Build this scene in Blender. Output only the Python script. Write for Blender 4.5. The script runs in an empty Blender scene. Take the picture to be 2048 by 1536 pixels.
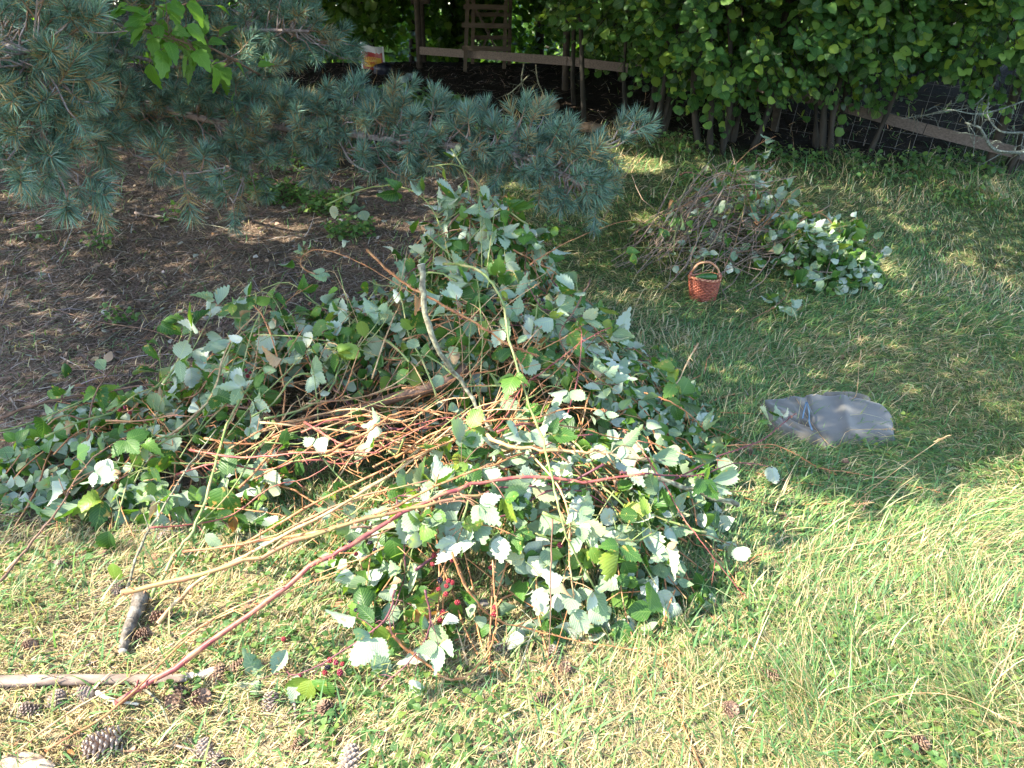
import bpy, math, random
import numpy as np
from mathutils import Vector, Matrix
random.seed(7); rng = np.random.default_rng(11)
sc = bpy.context.scene
COL = sc.collection
R = math.radians

# ---------------------------------------------------------------- camera
CAM_H, PITCH, FPX = 1.70, R(25.0), 1538.0
cam = bpy.data.cameras.new('camera'); camo = bpy.data.objects.new('camera', cam); COL.objects.link(camo)
camo.location = (0, 0, CAM_H); camo.rotation_euler = (R(90) - PITCH, 0, 0)
cam.sensor_width = 36; cam.lens = 36 * FPX / 2048; cam.clip_start = .05; cam.clip_end = 3000
sc.camera = camo
# ---------------------------------------------------------------- light
SUN = Vector((-0.93, -0.26, 0)).normalized() * math.cos(R(43)) + Vector((0, 0, math.sin(R(43))))
w = bpy.data.worlds.new('World'); sc.world = w; w.use_nodes = True
nt = w.node_tree; nt.nodes.clear()
sky = nt.nodes.new('ShaderNodeTexSky'); sky.sky_type = 'NISHITA'; sky.sun_disc = False
sky.sun_elevation = R(43); sky.sun_rotation = math.atan2(SUN.x, SUN.y)
bg = nt.nodes.new('ShaderNodeBackground'); bg.inputs[1].default_value = 0.15
wo = nt.nodes.new('ShaderNodeOutputWorld')
nt.links.new(sky.outputs[0], bg.inputs[0]); nt.links.new(bg.outputs[0], wo.inputs[0])
sl = bpy.data.lights.new('sun', 'SUN'); sl.energy = 3.7; sl.angle = R(.5); sl.color = (1, .92, .76)
so = bpy.data.objects.new('sun', sl); COL.objects.link(so)
so.rotation_euler = (-SUN).to_track_quat('-Z', 'Y').to_euler()
vs = sc.view_settings; vs.view_transform = 'Standard'; vs.look = 'None'; vs.gamma = 1; vs.exposure = 2.6
try: vs.use_curve_mapping = False
except Exception: pass
cy = sc.cycles
cy.max_bounces = 6; cy.transparent_max_bounces = 8; cy.diffuse_bounces = 3; cy.transmission_bounces = 4; cy.glossy_bounces = 2

# ---------------------------------------------------------------- terrain and projections
def softplus(t): return np.log1p(np.exp(np.clip(t, -30, 30)))
def H(x, y):
    x = np.asarray(x, float); y = np.asarray(y, float)
    z = .172 * .5 * softplus((y - 5.3) / .5)
    z = z - .40 * .7 * softplus((y - 13.2) / .7)
    z = np.maximum(z, -4.0)
    near = np.exp(-((y - 4) / 14) ** 2)
    z = z + near * (.018 * np.sin(2.1 * x + 1.3) * np.cos(1.7 * y) + .012 * np.sin(5.3 * x + 2.2 * y) + .008 * np.sin(9.1 * y - 4.7 * x + 1))
    return z
def Hs(x, y):
    sp = lambda t: math.log1p(math.exp(max(-30., min(30., t))))
    z = max(.086 * sp((y - 5.3) / .5) - .28 * sp((y - 13.2) / .7), -4.0); near = math.exp(-((y - 4) / 14) ** 2)
    return z + near * (.018 * math.sin(2.1 * x + 1.3) * math.cos(1.7 * y) + .012 * math.sin(5.3 * x + 2.2 * y) + .008 * math.sin(9.1 * y - 4.7 * x + 1))
def PILE(x, y):
    g = lambda cx, cy, sx, sy, h, p=2.6: h * np.exp(-.5 * (np.abs((x - cx) / sx) ** p + np.abs((y - cy) / sy) ** p))
    a = np.maximum.reduce([g(*q) for q in PG]); return a
PG = [(-.16, 3.75, .42, .42, .90, 2.2), (-.14, 3.25, .62, .42, .60, 2.6), (-1.45, 2.95, .50, .38, .24, 2.6), (-.88, 3.2, .50, .42, .52, 2.2), (.04, 2.26, .43, .27, .40, 2.6), (.22, 2.9, .38, .40, .42, 2.4), (-.35, 2.75, .70, .34, .27, 2.6)]
def PILEs(x, y): return max(h * math.exp(-.5 * (abs((x - cx) / sx) ** p + abs((y - cy_) / sy) ** p)) for cx, cy_, sx, sy, h, p in PG)
def ray(u, v):
    a = (v - 768) / FPX
    return Vector(((u - 1024) / FPX, math.cos(PITCH) - a * math.sin(PITCH), -math.sin(PITCH) - a * math.cos(PITCH)))
O = Vector((0, 0, CAM_H))
def PZ(u, v, h):                      # point of that pixel at height h over the ground
    d = ray(u, v); t = .5
    for _ in range(4000):
        p = O + d * t
        if p.z <= Hs(p.x, p.y) + h: return p
        t += .005
        if t > 40: return p
    return p
def G(u, v): return PZ(u, v, 0)
def PY(u, v, y): d = ray(u, v); return O + d * (y / d.y)
def PG_(u, v, y, lift=0.): p = PY(u, v, y); return Vector((p.x, p.y, Hs(p.x, p.y) + lift))   # stands on the ground at that distance
def PS(u, v, off=.02):                # on the cut pile
    d = ray(u, v); t = 1.2
    for _ in range(2500):
        p = O + d * t
        if p.z <= Hs(p.x, p.y) + max(PILEs(p.x, p.y), .01) + off: return p
        t += .004
    return p

# ---------------------------------------------------------------- materials
def NT(name):
    m = bpy.data.materials.new(name); m.use_nodes = True; t = m.node_tree; t.nodes.clear()
    out = t.nodes.new('ShaderNodeOutputMaterial'); return m, t, out
def N(t, kind, **kw):
    n = t.nodes.new(kind)
    for k, v in kw.items():
        if k in n.inputs: n.inputs[k].default_value = v
        else: setattr(n, k, v)
    return n
def ramp(t, stops):
    r = t.nodes.new('ShaderNodeValToRGB'); e = r.color_ramp.elements
    while len(e) < len(stops): e.new(.5)
    for i, (p, c) in enumerate(stops): e[i].position = p; e[i].color = (*c, 1)
    return r
def math_n(t, op, a, b=None):
    n = t.nodes.new('ShaderNodeMath'); n.operation = op
    for i, x in enumerate((a, b)):
        if x is None: continue
        if isinstance(x, (int, float)): n.inputs[i].default_value = x
        else: t.links.new(x, n.inputs[i])
    return n.outputs[0]
def mixc(t, f, a, b, mode='MIX'):
    n = t.nodes.new('ShaderNodeMix'); n.data_type = 'RGBA'; n.blend_type = mode
    for s, x in ((n.inputs[0], f), (n.inputs[6], a), (n.inputs[7], b)):
        if isinstance(x, (int, float)): s.default_value = x
        elif isinstance(x, tuple): s.default_value = (*x, 1)
        else: t.links.new(x, s)
    return n.outputs[2]

def leaf_mat(name, tops, under, translucent=.35, blotch=None, attr=False, veins=9, rough=.42, amount=.5):
    """leaf with its own upper and lower face colour, pinnate veins as relief and paler lines, blotches of decay"""
    m, t, out = NT(name); L = t.links
    uv = N(t, 'ShaderNodeUVMap'); sep = N(t, 'ShaderNodeSeparateXYZ'); L.new(uv.outputs[0], sep.inputs[0])
    au = math_n(t, 'ABSOLUTE', math_n(t, 'SUBTRACT', math_n(t, 'MULTIPLY', sep.outputs[0], 2.), 1.))
    fr = math_n(t, 'FRACT', math_n(t, 'MULTIPLY', math_n(t, 'SUBTRACT', sep.outputs[1], math_n(t, 'MULTIPLY', au, .30)), float(veins)))
    dv = math_n(t, 'ABSOLUTE', math_n(t, 'SUBTRACT', fr, .5))        # 0 at vein .. .5
    vein = math_n(t, 'MAXIMUM', math_n(t, 'LESS_THAN', dv, .07), math_n(t, 'LESS_THAN', au, .05))
    oi = N(t, 'ShaderNodeObjectInfo')
    if attr:
        at = N(t, 'ShaderNodeAttribute', attribute_name='Col'); rnd = at.outputs['Fac']
        sx = N(t, 'ShaderNodeSeparateColor'); L.new(at.outputs['Color'], sx.inputs[0]); rnd = sx.outputs[0]
    else: rnd = oi.outputs['Random']
    cr = ramp(t, tops); L.new(rnd, cr.inputs[0])
    ur = ramp(t, under); L.new(math_n(t, 'FRACT', math_n(t, 'MULTIPLY', rnd, 7.3)), ur.inputs[0])
    co = N(t, 'ShaderNodeTexCoord')
    no = N(t, 'ShaderNodeTexNoise', Scale=60.); no.inputs['Detail'].default_value = 4
    L.new(co.outputs['Object' if attr else 'Generated'], no.inputs['Vector'])
    if not attr:
        vm = N(t, 'ShaderNodeVectorMath', operation='ADD'); L.new(co.outputs['Generated'], vm.inputs[0])
        cb = N(t, 'ShaderNodeCombineXYZ'); L.new(math_n(t, 'MULTIPLY', rnd, 50.), cb.inputs[0]); L.new(cb.outputs[0], vm.inputs[1])
        L.new(vm.outputs[0], no.inputs['Vector']); no.inputs['Scale'].default_value = 3.5
    top = mixc(t, math_n(t, 'MULTIPLY', vein, .35), cr.outputs[0], (.16, .26, .07))
    und = mixc(t, math_n(t, 'MULTIPLY', vein, .45), ur.outputs[0], (.34, .42, .22))
    if blotch:
        br = ramp(t, [(0.60, (0, 0, 0)), (.68, (1, 1, 1))]); L.new(no.outputs[0], br.inputs[0])
        on = math_n(t, 'MULTIPLY', br.outputs[0], math_n(t, 'GREATER_THAN', math_n(t, 'FRACT', math_n(t, 'MULTIPLY', rnd, 13.7)), 1 - amount))
        top = mixc(t, on, top, blotch)
        und = mixc(t, math_n(t, 'MULTIPLY', on, .5), und, blotch)
    # light and dark mottling that belongs to the leaf
    top = mixc(t, math_n(t, 'MULTIPLY', no.outputs[0], .5), top, mixc(t, 1., top, (1.5, 1.4, 1.1), 'MULTIPLY'))
    geo = N(t, 'ShaderNodeNewGeometry')
    col = mixc(t, geo.outputs['Backfacing'], top, und)
    bump = N(t, 'ShaderNodeBump', Strength=.5, Distance=.002)
    L.new(math_n(t, 'ADD', dv, math_n(t, 'MULTIPLY', no.outputs[0], .3)), bump.inputs['Height'])
    p = N(t, 'ShaderNodeBsdfPrincipled', Roughness=rough); L.new(col, p.inputs['Base Color']); L.new(bump.outputs[0], p.inputs['Normal'])
    p.inputs['Specular IOR Level'].default_value = .28
    rr = math_n(t, 'ADD', math_n(t, 'MULTIPLY', geo.outputs['Backfacing'], .35), rough); L.new(rr, p.inputs['Roughness'])
    tr = N(t, 'ShaderNodeBsdfTranslucent')
    L.new(mixc(t, 1., top, (2.3, 2.2, .75), 'MULTIPLY'), tr.inputs[0])
    mx = N(t, 'ShaderNodeMixShader'); mx.inputs[0].default_value = translucent
    L.new(p.outputs[0], mx.inputs[1]); L.new(tr.outputs[0], mx.inputs[2]); L.new(mx.outputs[0], out.inputs[0])
    return m

BR_TOP = [(0, (.020, .060, .014)), (.3, (.032, .088, .018)), (.6, (.05, .125, .022)), (.85, (.085, .165, .028)), (1, (.16, .2, .03))]
BR_UND = [(0, (.15, .225, .12)), (.3, (.22, .30, .19)), (.6, (.31, .38, .28)), (.88, (.46, .50, .42)), (1, (.28, .30, .13))]
M = {}
M['bramble_leaf'] = leaf_mat('bramble_leaf', BR_TOP, BR_UND, .30, (.30, .22, .06), amount=.5)
M['bramble_leaf_mass'] = leaf_mat('bramble_leaf_mass', BR_TOP[:4], BR_UND, .30, (.2, .15, .05), attr=True, amount=.3)
M['brown_leaf'] = leaf_mat('brown_leaf', [(0, (.16, .07, .03)), (1, (.28, .13, .055))], [(0, (.30, .2, .12)), (1, (.38, .25, .15))], .2)
HZ = [(0, (.018, .055, .018)), (.4, (.036, .095, .028)), (.7, (.07, .155, .038)), (1, (.17, .25, .04))]
HZU = [(0, (.06, .12, .05)), (1, (.10, .16, .07))]
M['hazel_leaf'] = leaf_mat('hazel_leaf', HZ, HZU, .35, (.12, .13, .03), amount=.15)
M['hazel_leaf_mass'] = leaf_mat('hazel_leaf_mass', HZ, HZU, .35, attr=True)
M['far_leaf_mass'] = leaf_mat('far_leaf_mass', [(0, (.02, .055, .012)), (.6, (.04, .10, .018)), (1, (.09, .16, .03))], HZU, .45, attr=True)
M['weed_leaf'] = leaf_mat('weed_leaf', [(0, (.035, .085, .028)), (.6, (.06, .13, .04)), (1, (.14, .20, .05))], HZU, .35, attr=True)
M['elder_leaf'] = leaf_mat('elder_leaf', [(0, (.05, .13, .02)), (1, (.10, .21, .03))], [(0, (.09, .17, .05)), (1, (.13, .22, .07))], .45)

def plain(name, c1, c2=None, rough=.7, scale=30., bump=.3, dist=.003, stretch=None, spec=.3, c3=None, coord='Object'):
    m, t, out = NT(name); L = t.links
    co = N(t, 'ShaderNodeTexCoord'); mp = N(t, 'ShaderNodeMapping'); L.new(co.outputs[coord], mp.inputs[0])
    if stretch: mp.inputs['Scale'].default_value = stretch
    no = N(t, 'ShaderNodeTexNoise', Scale=scale); no.inputs['Detail'].default_value = 6; L.new(mp.outputs[0], no.inputs['Vector'])
    stops = [(.35, c1), (.65, c2 or c1)] if c3 is None else [(.3, c1), (.5, c2), (.68, c3)]
    cr = ramp(t, stops); L.new(no.outputs[0], cr.inputs[0])
    p = N(t, 'ShaderNodeBsdfPrincipled', Roughness=rough); L.new(cr.outputs[0], p.inputs['Base Color'])
    p.inputs['Specular IOR Level'].default_value = spec
    b = N(t, 'ShaderNodeBump', Strength=bump, Distance=dist); L.new(no.outputs[0], b.inputs['Height']); L.new(b.outputs[0], p.inputs['Normal'])
    L.new(p.outputs[0], out.inputs[0]); return m
M['cane_red'] = plain('cane_red', (.14, .028, .035), (.24, .07, .06), .5, 28, c3=(.30, .15, .08))
M['cane_pink'] = plain('cane_pink', (.25, .10, .075), (.21, .12, .06), .55, 14, c3=(.19, .19, .06))
M['cane_orange'] = plain('cane_orange', (.17, .07, .035), (.32, .14, .055), .6, 30, c3=(.42, .25, .12))
M['cane_tan'] = plain('cane_tan', (.24, .14, .07), (.37, .24, .12), .65, 26, c3=(.48, .36, .2))
M['cane_green'] = plain('cane_green', (.10, .15, .045), (.17, .22, .07), .5, 18, c3=(.30, .24, .11))
M['cane_brown'] = plain('cane_brown', (.10, .055, .035), (.17, .10, .065), .7, 20)
M['dry_twig'] = plain('dry_twig', (.10, .08, .065), (.20, .15, .115), .8, 14, c3=(.30, .19, .12))
M['cane_purple'] = plain('cane_purple', (.075, .022, .035), (.13, .045, .05), .5, 15)
M['bark_grey'] = plain('bark_grey', (.07, .062, .045), (.16, .15, .10), .9, 60, 1., .004, c3=(.26, .28, .19))
M['bark_log'] = plain('bark_log', (.035, .03, .025), (.12, .10, .08), .95, 34, 1., .012, c3=(.20, .18, .155))
M['bark_pine'] = plain('bark_pine', (.12, .09, .085), (.22, .17, .15), .9, 34, 1., .006, c3=(.30, .27, .26))
M['bark_hazel'] = plain('bark_hazel', (.02, .018, .014), (.045, .038, .03), .85, 14, .6, .01, stretch=(1, 1, .3))
M['lichen'] = plain('lichen', (.04, .038, .03), (.10, .11, .09), .9, 60, .8, .003, c3=(.20, .23, .19))
M['peeled_log'] = plain('peeled_log', (.07, .058, .048), (.19, .14, .11), .85, 22, 1., .006, stretch=(.5, 1.4, 1.4), c3=(.33, .24, .19))
M['cutwood'] = plain('cutwood', (.55, .46, .33), (.66, .58, .45), .8, 80)
M['fresh_bark'] = plain('fresh_bark', (.50, .36, .24), (.62, .48, .35), .8, 30, .8, .01)
M['torn_wood'] = plain('torn_wood', (.20, .13, .09), (.36, .26, .18), .9, 30, 1., .008, c3=(.5, .38, .28))
M['cone'] = plain('cone', (.09, .05, .035), (.20, .12, .08), .8, 25, .4, .002, c3=(.30, .21, .155))
M['cone_grey'] = plain('cone_grey', (.16, .12, .095), (.28, .21, .17), .85, 25, .4, .002, c3=(.40, .32, .27))
M['plank'] = plain('plank', (.05, .04, .03), (.09, .07, .052), .85, 10, .5, .002, stretch=(.6, 8, 8))
M['fence_board'] = plain('fence_board', (.085, .068, .058), (.14, .11, .095), .85, 10, .5, .002, stretch=(.6, 8, 8))
M['wire'] = plain('wire', (.16, .16, .15), (.22, .21, .2), .5, 30)
M['post'] = plain('post', (.035, .03, .025), (.06, .05, .04), .9, 20)
M['clay'] = plain('clay', (.16, .10, .06), (.26, .17, .11), .95, 18, 1., .02)
M['thorn'] = plain('thorn', (.30, .11, .055), (.38, .19, .09), .5, 30)
M['pale_grit'] = plain('pale_grit', (.45, .42, .38), (.6, .58, .52), .8, 40)

def attr_mat(name, rough=.6, trans=.25, spec=.3):
    m, t, out = NT(name); L = t.links
    at = N(t, 'ShaderNodeAttribute', attribute_name='Col')
    p = N(t, 'ShaderNodeBsdfPrincipled', Roughness=rough); L.new(at.outputs['Color'], p.inputs['Base Color']); p.inputs['Specular IOR Level'].default_value = spec
    if trans:
        tr = N(t, 'ShaderNodeBsdfTranslucent'); L.new(mixc(t, 1., at.outputs['Color'], (1.5, 1.5, .8), 'MULTIPLY'), tr.inputs[0])
        mx = N(t, 'ShaderNodeMixShader'); mx.inputs[0].default_value = trans
        L.new(p.outputs[0], mx.inputs[1]); L.new(tr.outputs[0], mx.inputs[2]); L.new(mx.outputs[0], out.inputs[0])
    else: L.new(p.outputs[0], out.inputs[0])
    return m
M['grass'] = attr_mat('grass', .5, .3)
M['litter'] = attr_mat('litter', .8, .0, .15)
M['needles'] = attr_mat('needles', .55, .12, .2)

def ground_mat():
    m, t, out = NT('ground'); L = t.links
    at = N(t, 'ShaderNodeAttribute', attribute_name='Col'); co = N(t, 'ShaderNodeTexCoord')
    n1 = N(t, 'ShaderNodeTexNoise', Scale=45.); n1.inputs['Detail'].default_value = 8; L.new(co.outputs['Object'], n1.inputs['Vector'])
    n2 = N(t, 'ShaderNodeTexNoise', Scale=6.); n2.inputs['Detail'].default_value = 5; L.new(co.outputs['Object'], n2.inputs['Vector'])
    r1 = ramp(t, [(.3, (.45, .42, .4)), (.7, (1.6, 1.5, 1.4))]); L.new(n1.outputs[0], r1.inputs[0])
    r2 = ramp(t, [(.3, (.7, .75, .7)), (.7, (1.25, 1.2, 1.15))]); L.new(n2.outputs[0], r2.inputs[0])
    c = mixc(t, 1., mixc(t, 1., at.outputs['Color'], r1.outputs[0], 'MULTIPLY'), r2.outputs[0], 'MULTIPLY')
    p = N(t, 'ShaderNodeBsdfPrincipled', Roughness=.95); L.new(c, p.inputs['Base Color']); p.inputs['Specular IOR Level'].default_value = .1
    b = N(t, 'ShaderNodeBump', Strength=1., Distance=.03); L.new(n1.outputs[0], b.inputs['Height']); L.new(b.outputs[0], p.inputs['Normal'])
    L.new(p.outputs[0], out.inputs[0]); return m
M['ground'] = ground_mat()

# ---------------------------------------------------------------- mesh helpers
def mesh_np(name, V, F, mat, col=None, uv=None, smooth=False):
    V = np.asarray(V, np.float32); F = np.asarray(F, np.int32); k = F.shape[1]
    me = bpy.data.meshes.new(name)
    me.vertices.add(len(V)); me.vertices.foreach_set('co', V.ravel())
    me.loops.add(F.size); me.loops.foreach_set('vertex_index', F.ravel())
    me.polygons.add(len(F)); me.polygons.foreach_set('loop_start', np.arange(0, F.size, k, dtype=np.int32))
    me.polygons.foreach_set('loop_total', np.full(len(F), k, np.int32))
    if smooth: me.polygons.foreach_set('use_smooth', np.ones(len(F), bool))
    if uv is not None:
        l = me.uv_layers.new(name='UVMap'); l.data.foreach_set('uv', np.asarray(uv, np.float32)[F.ravel()].ravel())
    if col is not None:
        a = me.color_attributes.new('Col', 'FLOAT_COLOR', 'POINT')
        c = np.ones((len(V), 4), np.float32); c[:, :3] = col; a.data.foreach_set('color', c.ravel())
    me.update(calc_edges=True); me.validate()
    if mat: me.materials.append(M[mat] if isinstance(mat, str) else mat)
    return me
def link(name, me, parent=None, loc=None):
    o = bpy.data.objects.new(name, me); COL.objects.link(o)
    if parent: o.parent = parent
    if loc is not None: o.location = loc
    return o
def thing(name, label, cat, loc=(0, 0, 0), rz=0, group=None):
    o = link(name, None, None, loc); o.rotation_euler = (0, 0, rz); o['label'] = label; o['category'] = cat
    if group: o['group'] = group
    return o
def tag(o, label, cat, group=None, kind=None):
    if label: o['label'] = label
    if cat: o['category'] = cat
    if group: o['group'] = group
    if kind: o['kind'] = kind
    return o
class MB:
    """collects pieces of one part"""
    def __init__(s): s.V = []; s.F = []; s.n = 0
    def add(s, V, F):
        V = np.asarray(V, float).reshape(-1, 3); s.V.append(V)
        for f in F: s.F.append(tuple(int(i) + s.n for i in f))
        s.n += len(V)
    def tube(s, pts, rad, sides=6, cap=True, wob=0):
        pts = [Vector(p) for p in pts]; n = len(pts)
        if isinstance(rad, (int, float)): rad = [rad] * n
        a = None; V = []; F = []
        for i, p in enumerate(pts):
            d = (pts[min(i + 1, n - 1)] - pts[max(i - 1, 0)])
            d = d.normalized() if d.length > 1e-9 else Vector((0, 0, 1))
            if a is None: a = d.orthogonal().normalized()
            a = (a - d * a.dot(d)); a = a.normalized() if a.length > 1e-6 else d.orthogonal().normalized(); b = d.cross(a)
            for k in range(sides):
                th = 2 * math.pi * k / sides; r = rad[i] * (1 + wob * (random.random() - .5))
                V.append(p + a * math.cos(th) * r + b * math.sin(th) * r)
        for i in range(n - 1):
            for k in range(sides):
                F.append((i * sides + k, i * sides + (k + 1) % sides, (i + 1) * sides + (k + 1) % sides, (i + 1) * sides + k))
        if cap: F.append(tuple(range(sides))[::-1]); F.append(tuple((n - 1) * sides + k for k in range(sides)))
        s.add([tuple(v) for v in V], F)
    def box(s, c, size, rot=None):
        c = Vector(c); sx, sy, sz = [q / 2 for q in size]; V = []
        for x in (-sx, sx):
            for y in (-sy, sy):
                for z in (-sz, sz):
                    v = Vector((x, y, z)); v = rot @ v if rot else v; V.append(tuple(c + v))
        s.add(V, [(0, 1, 3, 2), (4, 6, 7, 5), (0, 4, 5, 1), (2, 3, 7, 6), (0, 2, 6, 4), (1, 5, 7, 3)])
    def beam(s, a, b, w_, t_, up=(0, 0, 1)):
        a = Vector(a); b = Vector(b); x = (b - a).normalized(); z = Vector(up); y = z.cross(x).normalized(); z = x.cross(y)
        s.box((a + b) / 2, ((b - a).length, t_, w_), Matrix((x, y, z)).transposed())
    def thorn(s, p, d, side, l, r):
        d = Vector(d).normalized(); side = Vector(side).normalized(); c = d.cross(side)
        tip = p + side * l - d * l * .5
        s.add([tuple(p + d * r * 1.6), tuple(p - d * r * 1.6 ), tuple(p + c * r * .7), tuple(p - c * r * .7), tuple(tip)], [(0, 2, 4), (2, 1, 4), (1, 3, 4), (3, 0, 4)])
    def mesh(s, name, mat, smooth=True):
        me = bpy.data.meshes.new(name)
        V = np.concatenate(s.V) if s.V else np.zeros((0, 3))
        me.from_pydata(V.tolist(), [], s.F); me.materials.append(M[mat] if isinstance(mat, str) else mat)
        if smooth: me.polygons.foreach_set('use_smooth', np.ones(len(me.polygons), bool))
        me.update(); return me
    def build(s, name, mat, parent=None, smooth=True, loc=None): return link(name, s.mesh(name, mat, smooth), parent, loc)

def catmull(P, k=6):
    P = [Vector(p) for p in P]
    if len(P) < 3: return [P[0].lerp(P[1], i / k) for i in range(k + 1)]
    Q = [P[0] * 2 - P[1]] + P + [P[-1] * 2 - P[-2]]; out = []
    for i in range(1, len(Q) - 2):
        a, b, c, d = Q[i - 1:i + 3]
        for j in range(k):
            t = j / k
            out.append(.5 * ((2 * b) + (c - a) * t + (2 * a - 5 * b + 4 * c - d) * t * t + (3 * b - a - 3 * c + d) * t ** 3))
    out.append(Q[-2]); return out
def frame(tip, nrm):
    y = Vector(tip).normalized(); z = Vector(nrm); z = (z - y * z.dot(y))
    z = z.normalized() if z.length > 1e-5 else y.orthogonal().normalized(); x = y.cross(z)
    return Matrix((x, y, z)).transposed()
def frames_np(tip, nrm):
    y = tip / (np.linalg.norm(tip, axis=1, keepdims=True) + 1e-9)
    z = nrm - y * (nrm * y).sum(1, keepdims=True); z /= (np.linalg.norm(z, axis=1, keepdims=True) + 1e-9)
    x = np.cross(y, z); return np.stack([x, y, z], 2)
def rnd_dirs(n):
    v = rng.normal(size=(n, 3)); return v / np.linalg.norm(v, axis=1, keepdims=True)

def leaf_tpl(seg=7, width=.38, shape='ovate', serr=.045, fold=.25, curl=.25, twist=0., seed=0, low=False):
    """leaf along +Y, length 1, upper side +Z; midrib crease, saw-toothed rim"""
    r = random.Random(seed)
    mid = []; V = []; UV = []; F = []
    def wid(s):
        if shape == 'round': return width * 1.15 * float(np.interp(s, (0, .05, .15, .3, .5, .68, .8, .89, .95, 1), (0, .55, .85, 1, 1.03, .92, .70, .36, .13, 0)))
        if shape == 'long': return width * math.sin(math.pi * s ** .85) ** .9
        return width * float(np.interp(s, (0, .06, .16, .3, .42, .56, .7, .82, .91, 1), (0, .42, .78, .98, 1, .9, .68, .42, .17, 0)))
    def bend(x, y):
        z = fold * abs(x) - curl * y * y + .03 * math.sin(7 * y + seed) * (abs(x) / width) + twist * x * y
        return (x, y * (1 - .12 * curl), z)
    for i in range(seg + 1):
        s = i / seg; V.append(bend(0, s)); UV.append((.5, s)); mid.append(i)
    for sd in (-1, 1):
        edge = []
        m = seg if low else 2 * seg
        for j in range(1, m):
            s = j / m; ww = wid(s) + (serr * (1 if j % 2 else -.6) if not low else 0) * (1 if 0 < j < m else 0)
            ww *= 1 + .08 * (r.random() - .5)
            edge.append(len(V)); V.append(bend(sd * ww, s + (.03 if j % 2 else 0))); UV.append((.5 + sd * .5, s))
        # stitch midrib to edge
        E = [0] + edge + [seg]; ratio = 1 if low else 2
        for i in range(seg):
            a, b = mid[i], mid[i + 1]
            if low:
                e0 = edge[i - 1] if i > 0 else None; e1 = edge[i] if i < seg - 1 else None
                fs = [f for f in ([(a, e0, e1) if (e0 is not None and e1 is not None) else None, (a, e1, b) if e1 is not None else None, (a, e0, b) if (e1 is None) else None])if f]
            else:
                ks = [2 * i, 2 * i + 1, 2 * i + 2]
                g = lambda k: a if k == 0 else (b if k == m else edge[k - 1])
                e0, e1, e2 = g(ks[0]), g(ks[1]), g(ks[2])
                fs = []
                if e0 != a: fs.append((a, e0, e1))
                fs.append((a, e1, b))
                if e2 != b: fs.append((b, e1, e2))
            for f in fs:
                F.append(f if sd > 0 else f[::-1])
    return np.array(V), np.array(F), np.array(UV)
# fix the winding so that +Z is the front
def oriented(tp):
    V, F, UV = tp; n = np.cross(V[F[:, 1]] - V[F[:, 0]], V[F[:, 2]] - V[F[:, 0]])
    bad = n[:, 2] < 0; F = F.copy(); F[bad] = F[bad][:, ::-1]; return V, F, UV

def bake(tpl, mats, pos, scale, col):
    V, F, UV = tpl; n = len(pos); k = len(V)
    W = np.einsum('nij,kj->nki', mats, V) * scale[:, None, None] + pos[:, None, :]
    FF = F[None] + (np.arange(n) * k)[:, None, None]
    return W.reshape(-1, 3), FF.reshape(-1, F.shape[1]), np.repeat(col, k, 0), np.tile(UV, (n, 1))
def bake_obj(name, parts, mat, parent=None):
    V = []; F = []; C = []; U = []; n = 0
    for v, f, c, u in parts: V.append(v); F.append(f + n); C.append(c); U.append(u); n += len(v)
    return link(name, mesh_np(name, np.concatenate(V), np.concatenate(F), mat, np.concatenate(C), np.concatenate(U)), parent)

BRL = [mesh_np('leaf', *[q for q in (lambda t: (t[0], t[1]))(oriented(tp))], 'bramble_leaf', uv=tp[2], smooth=False) for tp in
       [leaf_tpl(7, random.uniform(.28, .42), ['ovate', 'round'][i % 4 == 3], .04, (random.uniform(-.2, .4) if i < 10 else random.choice((-1, 1)) * random.uniform(.6, 1.3)), (random.uniform(-.15, .6) if i < 8 else random.uniform(.5, 1.)), random.uniform(-.6, .6), i) for i in range(20)]]
BROWNL = []
for i in range(3):
    m_ = mesh_np('leaf', *oriented(leaf_tpl(6, .3, 'ovate', .03, 1.0, .9, 1.3, 40 + i))[:2], 'brown_leaf', uv=leaf_tpl(6, .3, 'ovate', .03, 1.0, .9, 1.3, 40 + i)[2]); BROWNL.append(m_)
LOWB = [oriented(leaf_tpl(5, .40, 'ovate', 0, f, c, tw, 3, True)) for f, c, tw in ((.3, .3, .2), (-.1, .5, -.4), (.5, .1, .5))]
HZT = [oriented(leaf_tpl(5, .43, 'round', .03, f, c, tw, 5, False)) for f, c, tw in ((.2, .3, .1), (.1, .5, -.3), (-.1, .35, .3))]
HZL = [mesh_np('leaf', t[0], t[1], 'hazel_leaf', uv=t[2]) for t in HZT]
LOWH = [oriented(leaf_tpl(4, .42, 'round', 0, f, c, .2, 5, True)) for f, c in ((.2, .3), (-.1, .5))]
LONG = [oriented(leaf_tpl(5, .3, 'ovate', .03, .15, .5, tw, 6, False)) for tw in (.2, -.3)]

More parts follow.
